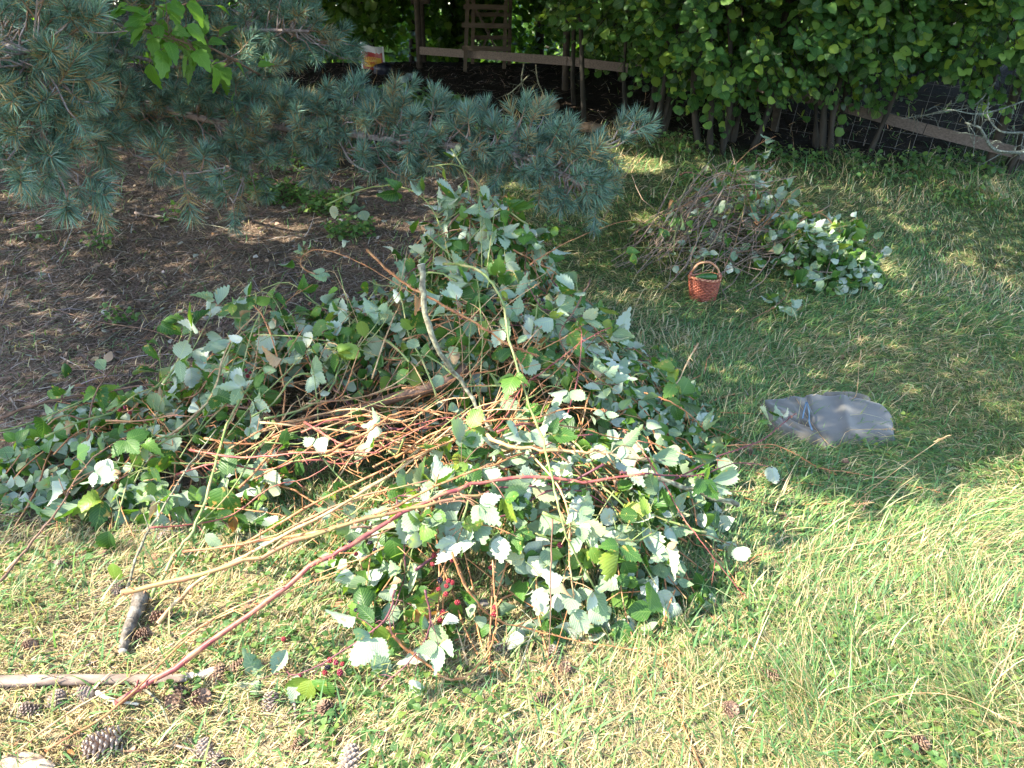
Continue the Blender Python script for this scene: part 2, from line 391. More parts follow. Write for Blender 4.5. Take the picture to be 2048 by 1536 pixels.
# ---------------------------------------------------------------- ground
def smooth(a, b, t): t = np.clip((t - a) / (b - a), 0, 1); return t * t * (3 - 2 * t)
def wob(x, y, f, s=0): return (np.sin(f * x + 1.7 * s + 1.3 * np.sin(.7 * f * y + s)) * np.cos(f * .9 * y - s + np.sin(.8 * f * x)) + 1) / 2
def litter_amt(x, y):          # brown needle litter, left of the pile and under the pine
    edge = -.55 + .10 * (y - 3) + .25 * (wob(x, y, 2.3, 2) - .5)
    edge = np.where(y < 2.8, -1.25 + .3 * (y - 2), edge)
    l = 1 - smooth(edge - .35, edge + .35, x)
    return l * smooth(1.9, 2.7, y)
def dark_amt(x, y):            # bare earth below the hazels and by the fence, painted darker for its shade
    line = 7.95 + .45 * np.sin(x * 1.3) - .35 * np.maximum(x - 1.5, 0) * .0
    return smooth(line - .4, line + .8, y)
def front_dry(x, y): return (1 - smooth(1.9, 2.5, y)) * (1 - smooth(-.2, 1.0, x)) 
xs = np.unique(np.concatenate([np.linspace(-400, -9, 24), np.linspace(-9, -3, 50), np.linspace(-3, 4, 190), np.linspace(4, 10, 50), np.linspace(10, 400, 24)]))
ys = np.unique(np.concatenate([np.linspace(-60, .4, 12), np.linspace(.4, 4, 120), np.linspace(4, 9, 100), np.linspace(9, 20, 70), np.linspace(20, 60, 16), np.linspace(60, 1500, 14)]))
X, Y = np.meshgrid(xs, ys); Z = H(X, Y) + rng.normal(0, .004, X.shape) * (np.abs(X) < 9)
nx, ny = len(xs), len(ys)
idx = np.arange(nx * ny).reshape(ny, nx)
F = np.stack([idx[:-1, :-1], idx[:-1, 1:], idx[1:, 1:], idx[1:, :-1]], -1).reshape(-1, 4)
lit = litter_amt(X, Y); dk = dark_amt(X, Y)
base = np.array((.10, .12, .055)); c = base[None, None] * np.ones(X.shape + (1,))
c = c * (1 - lit[..., None]) + np.array((.12, .092, .073)) * lit[..., None]
fd = front_dry(X, Y)[..., None]; c = c * (1 - fd) + np.array((.20, .165, .11)) * fd
c = c * (1 - dk[..., None]) + np.array((.018, .014, .011)) * dk[..., None]  # deep shade below the hazels put into the earth colour
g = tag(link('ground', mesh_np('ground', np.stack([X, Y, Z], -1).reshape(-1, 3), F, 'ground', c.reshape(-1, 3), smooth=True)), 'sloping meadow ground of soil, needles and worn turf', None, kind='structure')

# ---------------------------------------------------------------- grass and litter
def blades(x, y, L, W, az, el, curve, col, z0=0., up=.0):
    n = len(x); S = 4
    z = H(x, y) + z0
    seg = L / S; e = el.copy(); px, py, pz = x.copy(), y.copy(), z.copy(); V = np.zeros((n, 2 * S + 1, 3))
    sx, sy = -np.sin(az), np.cos(az)
    for i in range(S + 1):
        wv = W * (1 - (i / S) ** 1.6) * .5
        if i < S:
            V[:, 2 * i] = np.stack([px - sx * wv, py - sy * wv, pz], 1); V[:, 2 * i + 1] = np.stack([px + sx * wv, py + sy * wv, pz + wv * .4], 1)
        else: V[:, 2 * S] = np.stack([px, py, pz], 1)
        px = px + np.cos(e) * np.cos(az) * seg; py = py + np.cos(e) * np.sin(az) * seg; pz = pz + np.sin(e) * seg
        pz = np.maximum(pz, H(px, py) + .004 + up)
        e = e - curve / S
    T = []
    for i in range(S - 1): T += [(2 * i, 2 * i + 1, 2 * i + 3), (2 * i, 2 * i + 3, 2 * i + 2)]
    T.append((2 * S - 2, 2 * S - 1, 2 * S)); T = np.array(T)
    return V.reshape(-1, 3), (T[None] + (np.arange(n) * (2 * S + 1))[:, None, None]).reshape(-1, 3), np.repeat(col, 2 * S + 1, 0), np.zeros((n * (2 * S + 1), 2))
def scatter(n, y0, y1, pw=1.0, margin=.15):
    y = y0 + (y1 - y0) * rng.random(n) ** pw
    half = (y * .92 + .72) * .70 + margin
    x = (rng.random(n) * 2 - 1) * half; return x, y
def pick(cols, p, n):
    i = rng.choice(len(cols), n, p=np.array(p) / sum(p)); c = np.array(cols)[i]
    return c * (1 + rng.normal(0, .14, (n, 1))) * (1 + rng.normal(0, .05, (n, 3)))
GREEN = [(.066, .145, .052), (.098, .195, .066), (.135, .225, .066), (.20, .26, .078)]
DRY = [(.40, .33, .17), (.50, .43, .26), (.32, .24, .13), (.42, .30, .16)]
parts = []; dryparts = []
def prefer(x, y):  # combed direction of the lying blades
    return 2.2 * np.sin(.9 * x + .6 * y) + 1.3 * np.cos(1.7 * y - .8 * x) + .5
for (n, y0, y1, Lm, Wm) in ((70000, 1.15, 2.3, .056, .0026), (85000, 2.2, 4.2, .066, .0036), (70000, 4.0, 7.0, .095, .0058), (26000, 6.8, 9.5, .15, .008), (9000, 9.2, 13.2, .17, .010)):
    x, y = scatter(n, y0, y1)
    lit = litter_amt(x, y); dk = dark_amt(x, y); fd = front_dry(x, y)
    dens = (1 - lit * .93) * (1 - dk * .93) * (1 - fd * .35) * (.7 + .3 * smooth(.2, .6, wob(x, y, 3.1, 1)) )
    k = rng.random(n) < dens; x, y, fd = x[k], y[k], fd[k]; n = len(x)
    tuft = wob(x, y, 6.3, 4) * wob(x, y, 13., 2)
    L = Lm * (.45 + rng.random(n) * .8 + tuft * .7) * (1 + .25 * smooth(.6, 1.6, x) * (y < 2.6))
    W = Wm * (.6 + .8 * rng.random(n))
    az = prefer(x, y) + rng.normal(0, .9, n) + (rng.random(n) < .15) * rng.random(n) * 6.3
    el = np.clip(rng.normal(.5, .4, n), .02, 1.4); curve = np.abs(rng.normal(1.2, .6, n))
    dryp = np.clip(.22 + .55 * fd + .26 * (1 - smooth(.25, .6, wob(x, y, 2.2, 7))) + .22 * (y < 2.3) * smooth(.2, .9, wob(x, y, 4, 9)), 0, .85)
    isd = rng.random(n) < dryp
    col = pick(GREEN, (3, 4, 3, 1.2), n); cd = pick(DRY, (3, 3, 2, 1), n)
    for sel, cc, dst in ((~isd, col, parts), (isd, cd, dryparts)):
        dst.append(blades(x[sel], y[sel], L[sel], W[sel], az[sel], el[sel], curve[sel], cc[sel]))
# long lying blades in the sunlit front right
n = 1500; x, y = scatter(n, 1.1, 3.4); k = (x > .25 + rng.random(n) * .5) ; x, y = x[k], y[k]; n = len(x)
az = prefer(x, y) + rng.normal(0, .5, n)
parts.append(blades(x, y, .16 + .16 * rng.random(n), .0026 + .0016 * rng.random(n), az, rng.normal(.5, .25, n), .9 + rng.random(n), pick(GREEN + DRY[:2], (1, 2, 3, 3, 3, 2), n)))
# coarse tufts
for (n, y0, y1) in ((5000, 1.15, 2.6), (5000, 2.5, 5)):
    x, y = scatter(n, y0, y1); k = litter_amt(x, y) < .3; x, y = x[k], y[k]; n = len(x)
    parts.append(blades(x, y, .05 + .09 * rng.random(n), .005 + .003 * rng.random(n), prefer(x, y) + rng.normal(0, 1.3, n), rng.normal(.6, .4, n), rng.random(n) * 1.6, pick(GREEN + DRY[:1], (3, 4, 3, 2, 2), n)))
for (tx, ty, hh, nn, dry) in [(*PZ(1990, 400, 0).xy, .34, 420, .55), (*PZ(1745, 545, 0).xy, .26, 260, .6), (*PZ(1560, 480, 0).xy, .22, 160, .3), (*PZ(20, 1210, 0).xy, .2, 260, .25), (*PZ(1930, 1060, 0).xy, .26, 420, .25), (*PZ(1440, 1340, 0).xy, .13, 240, .6), (*PZ(1620, 1400, 0).xy, .26, 420, .35), (*PZ(1960, 1420, 0).xy, .3, 520, .4), (*PZ(1960, 1220, 0).xy, .3, 420, .3), (*PZ(1700, 1290, 0).xy, .24, 300, .35), (*PZ(560, 1100, 0).xy, .12, 120, .3),
        (*PZ(1350, 300, 0).xy, .35, 260, .5), (*PZ(1240, 270, 0).xy, .4, 160, .8), (*PZ(620, 195, 0).xy, .4, 260, .7), (*PZ(700, 190, 0).xy, .4, 200, .9), (*PZ(1700, 330, 0).xy, .35, 220, .3), (*PZ(1850, 350, 0).xy, .35, 200, .3), (*PZ(1100, 290, 0).xy, .3, 140, .5)]:
    a = rng.random(nn) * 6.283; r_ = np.abs(rng.normal(0, .07 + .25 * hh, nn)); nn = nn * (2 if ty < 3 else 3) // 3; a = a[:nn]; r_ = r_[:nn]
    isd = rng.random(nn) < dry
    b = lambda s: blades(tx + r_[s] * np.cos(a[s]), ty + r_[s] * np.sin(a[s]), hh * .75 * (.4 + .7 * rng.random(s.sum())), np.full(s.sum(), .0026 if ty < 4 else .004), np.where(rng.random(s.sum()) < .3, a[s], float(prefer(tx, ty))) + rng.normal(0, .6, s.sum()), np.clip(rng.normal(.95, .25, s.sum()), .2, 1.5), np.abs(rng.normal(1.4, .4, s.sum())), pick(DRY if dry and s is isd else GREEN, (2, 2, 1, 1), s.sum()))
    parts.append(b(~isd)); dryparts.append(b(isd))
o = bake_obj('grass', parts, 'grass'); tag(o, 'green meadow grass, combed flat and tufted', 'grass', kind='stuff')
o = bake_obj('dry_grass', dryparts, 'grass'); tag(o, 'bleached dry grass and straw among the green blades', 'dry grass', kind='stuff')
# needle litter and small twigs
LIT = [(.19, .125, .092), (.25, .18, .14), (.15, .105, .08), (.34, .30, .26), (.09, .07, .056), (.29, .235, .19)]
lp = []
for (n, y0, y1, Lm, Wm) in ((26000, 1.15, 2.6, .035, .0022), (42000, 2.4, 4.6, .065, .0026), (30000, 4.4, 7.5, .09, .0045), (9000, 7.2, 12.5, .14, .008)):
    x, y = scatter(n, y0, y1); lit = litter_amt(x, y); dens = np.clip(lit + .25 * front_dry(x, y) + .25 * dark_amt(x, y) + .02, 0, 1)
    k = rng.random(n) < dens; x, y = x[k], y[k]; n = len(x)
    L = Lm * (.5 + rng.random(n)); 
    lp.append(blades(x, y, L, Wm * (.5 + rng.random(n)), rng.random(n) * 6.283, rng.normal(.12, .2, n), rng.normal(.2, .5, n), pick(LIT, (3, 3, 2, 1.6, 2, 2), n), z0=.004 + .015 * 0))
n = 2600; x, y = scatter(n, 2.2, 7.5, .9); k = rng.random(n) < litter_amt(x, y); x, y = x[k], y[k]; n = len(x)   # thicker dead twigs
lp.append(blades(x, y, .12 + .3 * rng.random(n), .004 + .005 * rng.random(n), rng.random(n) * 6.283, rng.normal(.15, .15, n), rng.normal(.3, .5, n), pick([(.2, .16, .13), (.32, .28, .25), (.13, .09, .07)], (2, 2, 2), n), z0=.01))
o = bake_obj('needle_litter', lp, 'litter'); tag(o, 'brown carpet of fallen pine needles and broken twigs', 'needle litter', kind='stuff')
# small dead leaves and bark flakes lying in the litter
n = 2600; x, y = scatter(n, 1.2, 8, .9); k = rng.random(n) < np.clip(litter_amt(x, y) + .25 * front_dry(x, y) + .3 * dark_amt(x, y), 0, 1); x, y = x[k], y[k]; n = len(x)
nr = rnd_dirs(n) * .55 + np.array((0, 0, 1.)); ti = rnd_dirs(n) * np.array((1, 1, .2))
o = bake_obj('fallen_leaves', [bake(LOWB[1], frames_np(ti, nr), np.stack([x, y, H(x, y) + .012], 1), .025 + .045 * rng.random(n), pick([(.20, .11, .06), (.28, .2, .14), (.12, .08, .06), (.3, .29, .25)], (2, 2, 2, 1), n))], 'litter')
tag(o, 'small brown fallen leaves and bark flakes on the litter', 'fallen leaves', kind='stuff')
# low weeds: clover in the lawn, ivy and nettle seedlings at the left
wp = []
n = 10000; x, y = scatter(n, 1.15, 3.3); k = (wob(x, y, 5.2, 3) * wob(x, y, 3.3, 8) > .30) & (litter_amt(x, y) < .4); x, y = x[k], y[k]; n = len(x)
wp.append(bake(LOWB[0], frames_np(rnd_dirs(n) * np.array((1, 1, .3)), rnd_dirs(n) * .5 + np.array((0, 0, 1.))), np.stack([x, y, H(x, y) + .01 + .03 * rng.random(n)], 1), .014 + .016 * rng.random(n), np.repeat(rng.random((n, 1)), 3, 1)))
for (u, v, r_, nn, s) in [(560, 400, .28, 300, .05), (650, 420, .22, 240, .045), (480, 380, .25, 160, .05), (610, 330, .35, 260, .05), (90, 490, .05, 10, .05), (200, 500, .12, 50, .04), (700, 470, .2, 160, .045), (350, 440, .1, 30, .04), (880, 215, .3, 160, .08), (900, 225, .2, 60, .1), (1560, 330, .4, 200, .045), (1750, 350, .6, 300, .045), (1900, 340, .5, 220, .05), (1410, 370, .3, 120, .045), (1940, 410, .3, 160, .035), (1130, 480, .15, 60, .04), (240, 650, .12, 60, .03), (1000, 270, .5, 200, .05), (760, 300, .5, 240, .05), (1360, 300, .4, 160, .05), (800, 200, .5, 200, .06)]:
    p = G(u, v); a = rng.random(nn) * 6.283; rr = r_ * np.sqrt(rng.random(nn)); x = p.x + rr * np.cos(a); y = p.y + rr * np.sin(a) * .8
    wp.append(bake(LOWB[int(rng.integers(3))], frames_np(rnd_dirs(nn) * np.array((1, 1, .4)), rnd_dirs(nn) * .6 + np.array((0, -.2, 1.))), np.stack([x, y, H(x, y) + .02 + .12 * rng.random(nn)], 1), s * (.6 + .8 * rng.random(nn)), np.repeat(rng.random((nn, 1)) * .9, 3, 1)))
o = bake_obj('low_weeds', wp, 'weed_leaf'); tag(o, 'low clover, ivy and seedling leaves scattered over the ground', 'weeds', kind='stuff')

# ---------------------------------------------------------------- bramble canes
LB = list(range(len(BRL)))
leafcount = 0
def add_leaf(parent, pos, tip, nrm, size, brown=False, meshes=None, name='leaf', label=None):
    global leafcount
    me = random.choice(BROWNL) if brown else (meshes or BRL)[random.randrange(len(meshes or BRL))]
    o = bpy.data.objects.new(name, me); COL.objects.link(o); o.parent = parent
    if brown: size *= .72
    m = frame(tip, nrm).to_4x4() @ Matrix.Diagonal((size * random.uniform(.85, 1.1), size, size, 1)); m.translation = pos; o.matrix_local = m
    if label: o['label'] = label
    leafcount += 1; return o
def surf_n(x, y, e=.06, fn=None):
    f = fn or (lambda a, b: PILEs(a, b))
    return Vector(((f(x - e, y) - f(x + e, y)) / (2 * e), (f(x, y - e) - f(x, y + e)) / (2 * e), 1.)).normalized()
def rv(s=1.): return Vector((random.gauss(0, s), random.gauss(0, s), random.gauss(0, s)))
def cane(pts, r, mat, label, group=None, nleaf=6, lsize=.075, thorns=True, under=.55, name='bramble_cane', tipr=.45, leafs=True, leafy=(.1, 1.), nfn=None, cat='bramble cane', brown=.035, cutend=True, th=1., down=.5, k=5, nohollow=False):
    P = catmull(pts, k); n = len(P); base_ = P[0].copy(); base_ = Vector((base_.x, base_.y, Hs(base_.x, base_.y)))
    root = thing(name, label, cat, base_, group=group); Q = [p - base_ for p in P]
    mb = MB(); rad = [r * (1 - (1 - tipr) * i / (n - 1)) * random.uniform(.93, 1.07) for i in range(n)]
    for i in range(1, n - 1): Q[i] = Q[i] + rv(r * .35)
    rad = [q * (1.22 if i % 4 == 0 else 1) for i, q in enumerate(rad)]
    mb.tube(Q, rad, 7 if r > .004 else 5)
    for _ in range(random.randint(1, 4) if thorns and r > .0025 else 0):      # broken-off side stubs
        i = random.randrange(1, n - 1); d_ = (Q[i] - Q[i - 1]).normalized(); e_ = (d_.cross(rv()).normalized() + d_ * .8).normalized(); l_ = random.uniform(.015, .09); mb.tube([Q[i], Q[i] + e_ * l_], [r * .45, r * .3], 5)
    tb = MB()
    Ltot = sum((Q[i + 1] - Q[i]).length for i in range(n - 1))
    if thorns:
        nth = int(Ltot / .015 * th)
        for _ in range(nth):
            f = random.random() * (n - 1.001); i = int(f); q = Q[i].lerp(Q[i + 1], f - i); d = (Q[i + 1] - Q[i]).normalized()
            s = d.cross(rv()).normalized(); tb.thorn(q + s * rad[i] * .8, d, s, random.uniform(.006, .011) * (1 if r > .004 else .7), max(.0012, r * .28))
    leaves = []
    if nleaf:
        kk = 0
        while kk < nleaf:
            f = (leafy[0] + (leafy[1] - leafy[0]) * random.random()) * (n - 1.001); i = int(f); q = Q[i].lerp(Q[i + 1], f - i)
            d = (Q[i + 1] - Q[i]).normalized(); wq = q + base_; sn = surf_n(wq.x, wq.y, fn=nfn)
            side = d.cross(sn) * random.choice((-1, 1)) + sn * random.uniform(-.2, .9) + d * random.uniform(-.2, .9) + rv(.3)
            pl = random.uniform(.03, .075) * lsize / .075; e = q + side.normalized() * pl
            mb.tube([q, q.lerp(e, .5) + Vector((0, 0, .006)), e], [max(.0012, r * .28), .0013, .0010], 4, False)
            trip = random.choice((1, 3, 3, 3))
            out = (side.normalized() * .8 + Vector((0, 0, -down)) + rv(.25)).normalized()
            nr = (sn * .85 + Vector((0, -.35, .1)) + rv(.55)).normalized()
            if random.random() < under: nr = -nr
            lat = out.cross(nr)
            dirs = [out] if trip == 1 else [out, (out * .35 + lat).normalized(), (out * .35 - lat).normalized()]
            for j, dd in enumerate(dirs):
                leaves.append((e + dd * .004, dd, (nr + rv(.22)).normalized(), lsize * random.uniform(.75, 1.25) * (1 if j == 0 else .8), random.random() < brown))
                kk += 1
    link('stem', mb.mesh('stem', mat), root)
    if tb.F: tag(link('thorns', tb.mesh('thorns', 'thorn', False), root), None, None, kind='stuff')
    if cutend and r > .0045:
        cb = MB(); d = (Q[0] - Q[1]).normalized(); cb.tube([Q[0] + d * .0005, Q[0] + d * .002], [rad[0] * .97, rad[0] * .9], 8); link('cut_end', cb.mesh('cut_end', 'cutwood'), root)
    for (p, dd, nr, s, bw) in leaves:
        if nohollow and HOLLOW(p.x + base_.x, p.y + base_.y) and random.random() < .85: continue
        add_leaf(root, p, dd, nr, s, bw)
    root['_q'] = 0; del root['_q']
    return root, Q, base_
def px(L): return [PZ(a[0], a[1], a[2] + (.02 if a[2] > .18 else 0)) for a in L]
HC = [
 ([(232,1408,.03),(420,1288,.14),(600,1150,.25),(700,1090,.31),(830,1015,.38),(940,970,.43),(1060,955,.45),(1170,962,.44),(1290,948,.44)], .0085, 'cane_red', 'thick wine-red cane reaching furthest down to the lower left, pale cut end over grass', 3, dict(leafy=(.55, 1))),
 ([(246,1185,.12),(400,1150,.2),(520,1110,.27),(700,1045,.34),(850,1010,.39),(980,985,.42)], .0085, 'cane_pink', 'thick pinkish cane turning olive, its cut end hovering above the short weathered log', 2, dict(leafy=(.6, 1))),
 ([(318,1245,.03),(400,1160,.12),(520,1095,.22),(700,1000,.33),(860,900,.43),(985,850,.46)], .0065, 'cane_tan', 'straw-coloured cane whose lower end rests just right of the short weathered log', 0, {}),
 ([(0,1530,.02),(130,1430,.06),(290,1335,.1),(430,1235,.14),(600,1160,.22),(740,1110,.32)], .003, 'cane_tan', 'thin straw-yellow cane running out of the lower left corner', 0, {}),
 ([(90,1502,.02),(240,1408,.07),(400,1255,.12),(560,1190,.2),(700,1130,.3)], .0032, 'cane_orange', 'thin orange-brown cane lying just under the wine-red one at the lower left', 0, {}),
 ([(842,530,.92),(846,590,.84),(872,690,.68),(930,775,.5),(988,868,.38)], .0125, 'bark_grey', 'grey lichen-spotted woody branch standing upright out of the top of the bramble pile', 0, dict(thorns=False, name='woody_branch', cat='branch')),
 ([(888,528,.84),(925,530,.88),(972,552,.86),(1003,600,.80),(1020,680,.70),(1046,770,.58),(1085,880,.53),(1110,980,.47),(1135,1075,.36),(1192,1184,.16)], .0055, 'cane_green', 'long fresh green cane arching over the pile top and hanging down its front', 9, dict(leafy=(.1, .95), lsize=.07, th=.3)),
 ([(735,500,.80),(800,560,.80),(870,602,.77),(955,648,.71),(1015,690,.63),(1078,712,.56)], .0055, 'cane_orange', 'very thorny red-brown cane crossing just above the round pale leaf', 2, dict(th=2.2)),
 ([(1060,530,.74),(1120,492,.74),(1200,457,.70),(1270,441,.62),(1343,462,.5)], .0032, 'cane_orange', 'thin orange cane arching off the pile towards the smaller pile behind', 2, dict(lsize=.06)),
 ([(652,410,.86),(720,380,.93),(790,372,.96),(845,395,.93),(880,450,.84),(900,520,.75)], .0042, 'cane_green', 'green cane arched at the upper left of the pile, pale leaves hanging from it', 12, dict(lsize=.085, under=.85, leafy=(.05, .8))),
 ([(902,298,1.13),(925,335,1.05),(938,385,.95),(922,418,.88),(880,450,.82)], .0038, 'cane_green', 'curled green shoot forming the very top of the bramble pile', 3, dict(leafy=(.4, 1), th=.2)),
 ([(855,333,1.05),(915,331,1.06),(960,372,.98),(1010,430,.84)], .003, 'cane_green', 'slender green shoot lying level just under the topmost curled one', 5, dict(lsize=.075)),
 ([(1165,380,.92),(1090,402,.88),(1000,412,.86),(930,395,.88)], .0026, 'cane_green', 'thin green shoot with dark leaves pointing right across the pine needles', 5, dict(lsize=.075, under=.1, leafy=(.0, .5))),
 ([(1278,300,.97),(1240,370,.87),(1200,450,.72),(1160,520,.6)], .0022, 'cane_brown', 'hair-thin brown stalk rising to the right past the pine tip', 0, dict(thorns=False)),
 ([(630,549,.58),(602,532,.62),(610,508,.66),(650,500,.68),(730,530,.66),(830,590,.66)], .0042, 'cane_orange', 'hooked orange cane curling back at the left shoulder of the pile', 7, dict(lsize=.07, under=.7)),
 ([(302,1196,.03),(350,1110,.10),(395,1045,.17),(430,930,.26),(455,850,.32),(492,780,.37),(560,700,.42),(632,615,.5)], .0065, 'cane_green', 'stout thorny green cane climbing from the cones on the left up to the pile shoulder', 7, dict(lsize=.08, under=.4, leafy=(.3, 1))),
 ([(255,1176,.02),(286,1082,.1),(322,1024,.16),(380,930,.25),(433,859,.3)], .005, 'bark_grey', 'thin grey-brown stick planted beside the top of the short weathered log', 4, dict(leafy=(.4, 1))),
 ([(0,1163,.05),(67,1082,.12),(125,1006,.2),(156,953,.25),(200,905,.3),(260,870,.3)], .0042, 'cane_brown', 'straight reddish-brown cane crossing the left edge of the photograph', 10, dict(under=.4, leafy=(.45, 1), lsize=.085)),
 ([(0,835,.1),(80,808,.12),(200,785,.15),(330,765,.2),(540,740,.28)], .0065, 'cane_brown', 'dark brown branch lying level along the far side of the left wing', 5, dict(thorns=False, leafy=(.3, 1))),
 ([(326,768,.36),(360,715,.44),(385,662,.5),(402,630,.52),(480,636,.52),(620,650,.5)], .0055, 'cane_green', 'green cane bent like an elbow above the left wing, big pale leaves below it', 10, dict(lsize=.1, under=.85)),
 ([(175,870,.2),(190,790,.33),(240,720,.4),(310,660,.42),(400,640,.45)], .0035, 'cane_brown', 'thin brown cane arched over the left wing nearest the bare needle litter', 9, dict(under=.3, lsize=.075)),
 ([(958,849,.46),(992,883,.47),(1060,897,.47),(1160,903,.46),(1226,907,.45)], .0075, 'cane_tan', 'pale sunlit cane lying level with a large white leaf at its right end', 4, dict(leafy=(.7, 1), under=.9, lsize=.085)),
 ([(1247,860,.4),(1273,885,.38),(1300,925,.36),(1332,972,.32),(1357,1021,.26),(1400,1079,.2),(1450,1145,.1),(1497,1200,.02)], .003, 'cane_red', 'thin bright red cane slanting down to the grass right of the pile', 0, {}),
 ([(1475,1010,.2),(1400,985,.26),(1325,960,.33),(1250,945,.38)], .0075, 'bark_grey', 'rough grey branch pointing right with a long freshly torn pale end', 0, dict(thorns=False, name='woody_branch', cat='branch', tipr=.9)),
 ([(1420,893,.13),(1500,890,.1),(1560,893,.05),(1640,935,.03),(1700,945,.025),(1800,965,.025),(1965,1006,.03)], .003, 'cane_orange', 'long tendril-like orange cane wandering across the grass below the grey garment', 0, dict(th=.5)),
 ([(1340,965,.2),(1440,912,.2),(1520,882,.2),(1562,850,.24),(1592,826,.28)], .0036, 'cane_purple', 'dark purple cane reaching over the corner of the grey garment', 5, dict(lsize=.065, under=.6, leafy=(.3, 1))),
 ([(773,1255,.17),(804,1289,.12),(855,1330,.06),(889,1354,.04),(923,1357,.04),(951,1337,.06),(978,1299,.1),(992,1255,.17),(992,1207,.24),(985,1120,.34)], .0042, 'cane_orange', 'orange cane hooked into a U at the foot of the pile', 0, dict(th=1.4)),
 ([(903,1104,.34),(923,1156,.27),(947,1197,.21),(992,1238,.13),(1060,1258,.08),(1128,1275,.06),(1197,1289,.04),(1334,1309,.02)], .0036, 'cane_orange', 'orange thorny cane snaking from the red berries out to the right over lit grass', 0, {}),
 ([(1105,1036,.38),(1101,1140,.28),(1101,1240,.17),(1091,1364,.01)], .0026, 'cane_brown', 'dead straight thin brown stalk standing upright in front of the pile', 0, dict(thorns=False)),
 ([(1396,687,.42),(1370,735,.36),(1345,788,.28)], .0045, 'cane_tan', 'short tan stub sticking up right of the pile with yellowing leaves', 4, dict(under=0., lsize=.08, leafy=(.2, .9))),
 ([(1288,785,.3),(1340,803,.28),(1380,830,.22),(1410,862,.16)], .004, 'cane_orange', 'short broken orange cane under the yellow-green leaf right of the pile', 2, {}),
 ([(650,904,.42),(718,873,.46),(752,852,.48),(790,829,.5),(850,822,.5),(915,830,.48)], .005, 'cane_orange', 'sunlit thorny orange cane bowed over the hollow in the middle of the pile', 3, dict(under=.8, lsize=.08)),
 ([(610,845,.36),(660,875,.42),(700,890,.44),(742,858,.45)], .004, 'cane_red', 'short red cane with its fine tip up at the left of the hollow', 1, {}),
 ([(440,1095,.1),(650,1060,.27),(770,1020,.34),(900,960,.42),(1050,905,.45)], .0055, 'cane_orange', 'orange cane in the sunlit bundle starting above the green weeds', 0, {}),
 ([(470,1100,.12),(640,1000,.28),(800,925,.42),(930,870,.46)], .0045, 'cane_orange', 'orange cane steepest of the sunlit bundle on the left', 2, {}),
 ([(365,1103,.1),(520,1080,.2),(700,1000,.33),(860,960,.42)], .0042, 'cane_pink', 'dull pink cane lying just above the thick pinkish one', 0, {}),
 ([(380,900,.25),(480,915,.3),(600,905,.36),(760,905,.42)], .0045, 'cane_red', 'brick-red cane level across the left part of the pile in shade', 4, {}),
 ([(1020,690,.6),(1045,745,.5),(1040,800,.5),(1020,850,.48)], .003, 'cane_orange', 'short hanging stalk carrying the white double leaf in the middle', 3, dict(under=1., leafy=(.6, 1), lsize=.095)),
 ([(1060,905,.42),(1130,1000,.42),(1140,1130,.24),(1150,1210,.12)], .004, 'cane_tan', 'pale stem with hanging white leaves low at the right front', 10, dict(under=.95, lsize=.075, leafy=(.3, 1), down=1.2)),
 ([(1240,945,.42),(1330,950,.36),(1400,950,.3),(1480,925,.22),(1545,935,.18)], .0036, 'cane_purple', 'purplish cane with silver leaves ending over the shaded grass', 10, dict(under=.7, lsize=.075)),
 ([(1085,1025,.4),(1190,1070,.32),(1280,1080,.26),(1340,1040,.24),(1410,1000,.2)], .0042, 'cane_green', 'curved olive cane with dark leaves at the right foot of the pile', 14, dict(under=.25, lsize=.08)),
 ([(790,1180,.28),(770,1240,.2),(690,1300,.12),(590,1350,.05),(560,1310,.03)], .0034, 'cane_purple', 'purple stem with berries trailing at the lower left foot of the pile', 12, dict(under=.75, lsize=.085)),
 ([(850,1180,.26),(860,1250,.18),(830,1310,.1),(760,1375,.03)], .0034, 'cane_purple', 'purple stem with a pale leaf trailing lowest at the front', 9, dict(under=.75, lsize=.08)),
 ([(230,1060,.1),(250,980,.2),(280,900,.26),(330,850,.3)], .003, 'cane_green', 'green stem with drooping leaf chain hanging left of the pink cane', 12, dict(under=.3, down=1.3, lsize=.085)),
 ([(1180,560,.68),(1150,620,.6),(1120,680,.52),(1180,760,.42),(1250,770,.36)], .0036, 'cane_brown', 'brown looped cane with pale leaves at the right shoulder of the pile', 14, dict(under=.6, lsize=.085)),
]
HERO = []
for pts, r, mat, lab, nl, kw in HC:
    ro, Q, b = cane(px(pts), r, mat, lab, 'canes of the large cut pile', nleaf=nl, **kw); HERO.append((ro, Q, b))
# torn pale end of the grey branch
mb = MB(); a, b_ = PZ(1478, 1012, .195), PZ(1420, 993, .245); mb.tube([a - HERO[23][2], a.lerp(b_, .5) - HERO[23][2] + Vector((0, 0, .002)), b_ - HERO[23][2]], [.0035, .0078, .0082], 8); mb.build('torn_end', 'cutwood', HERO[23][0])
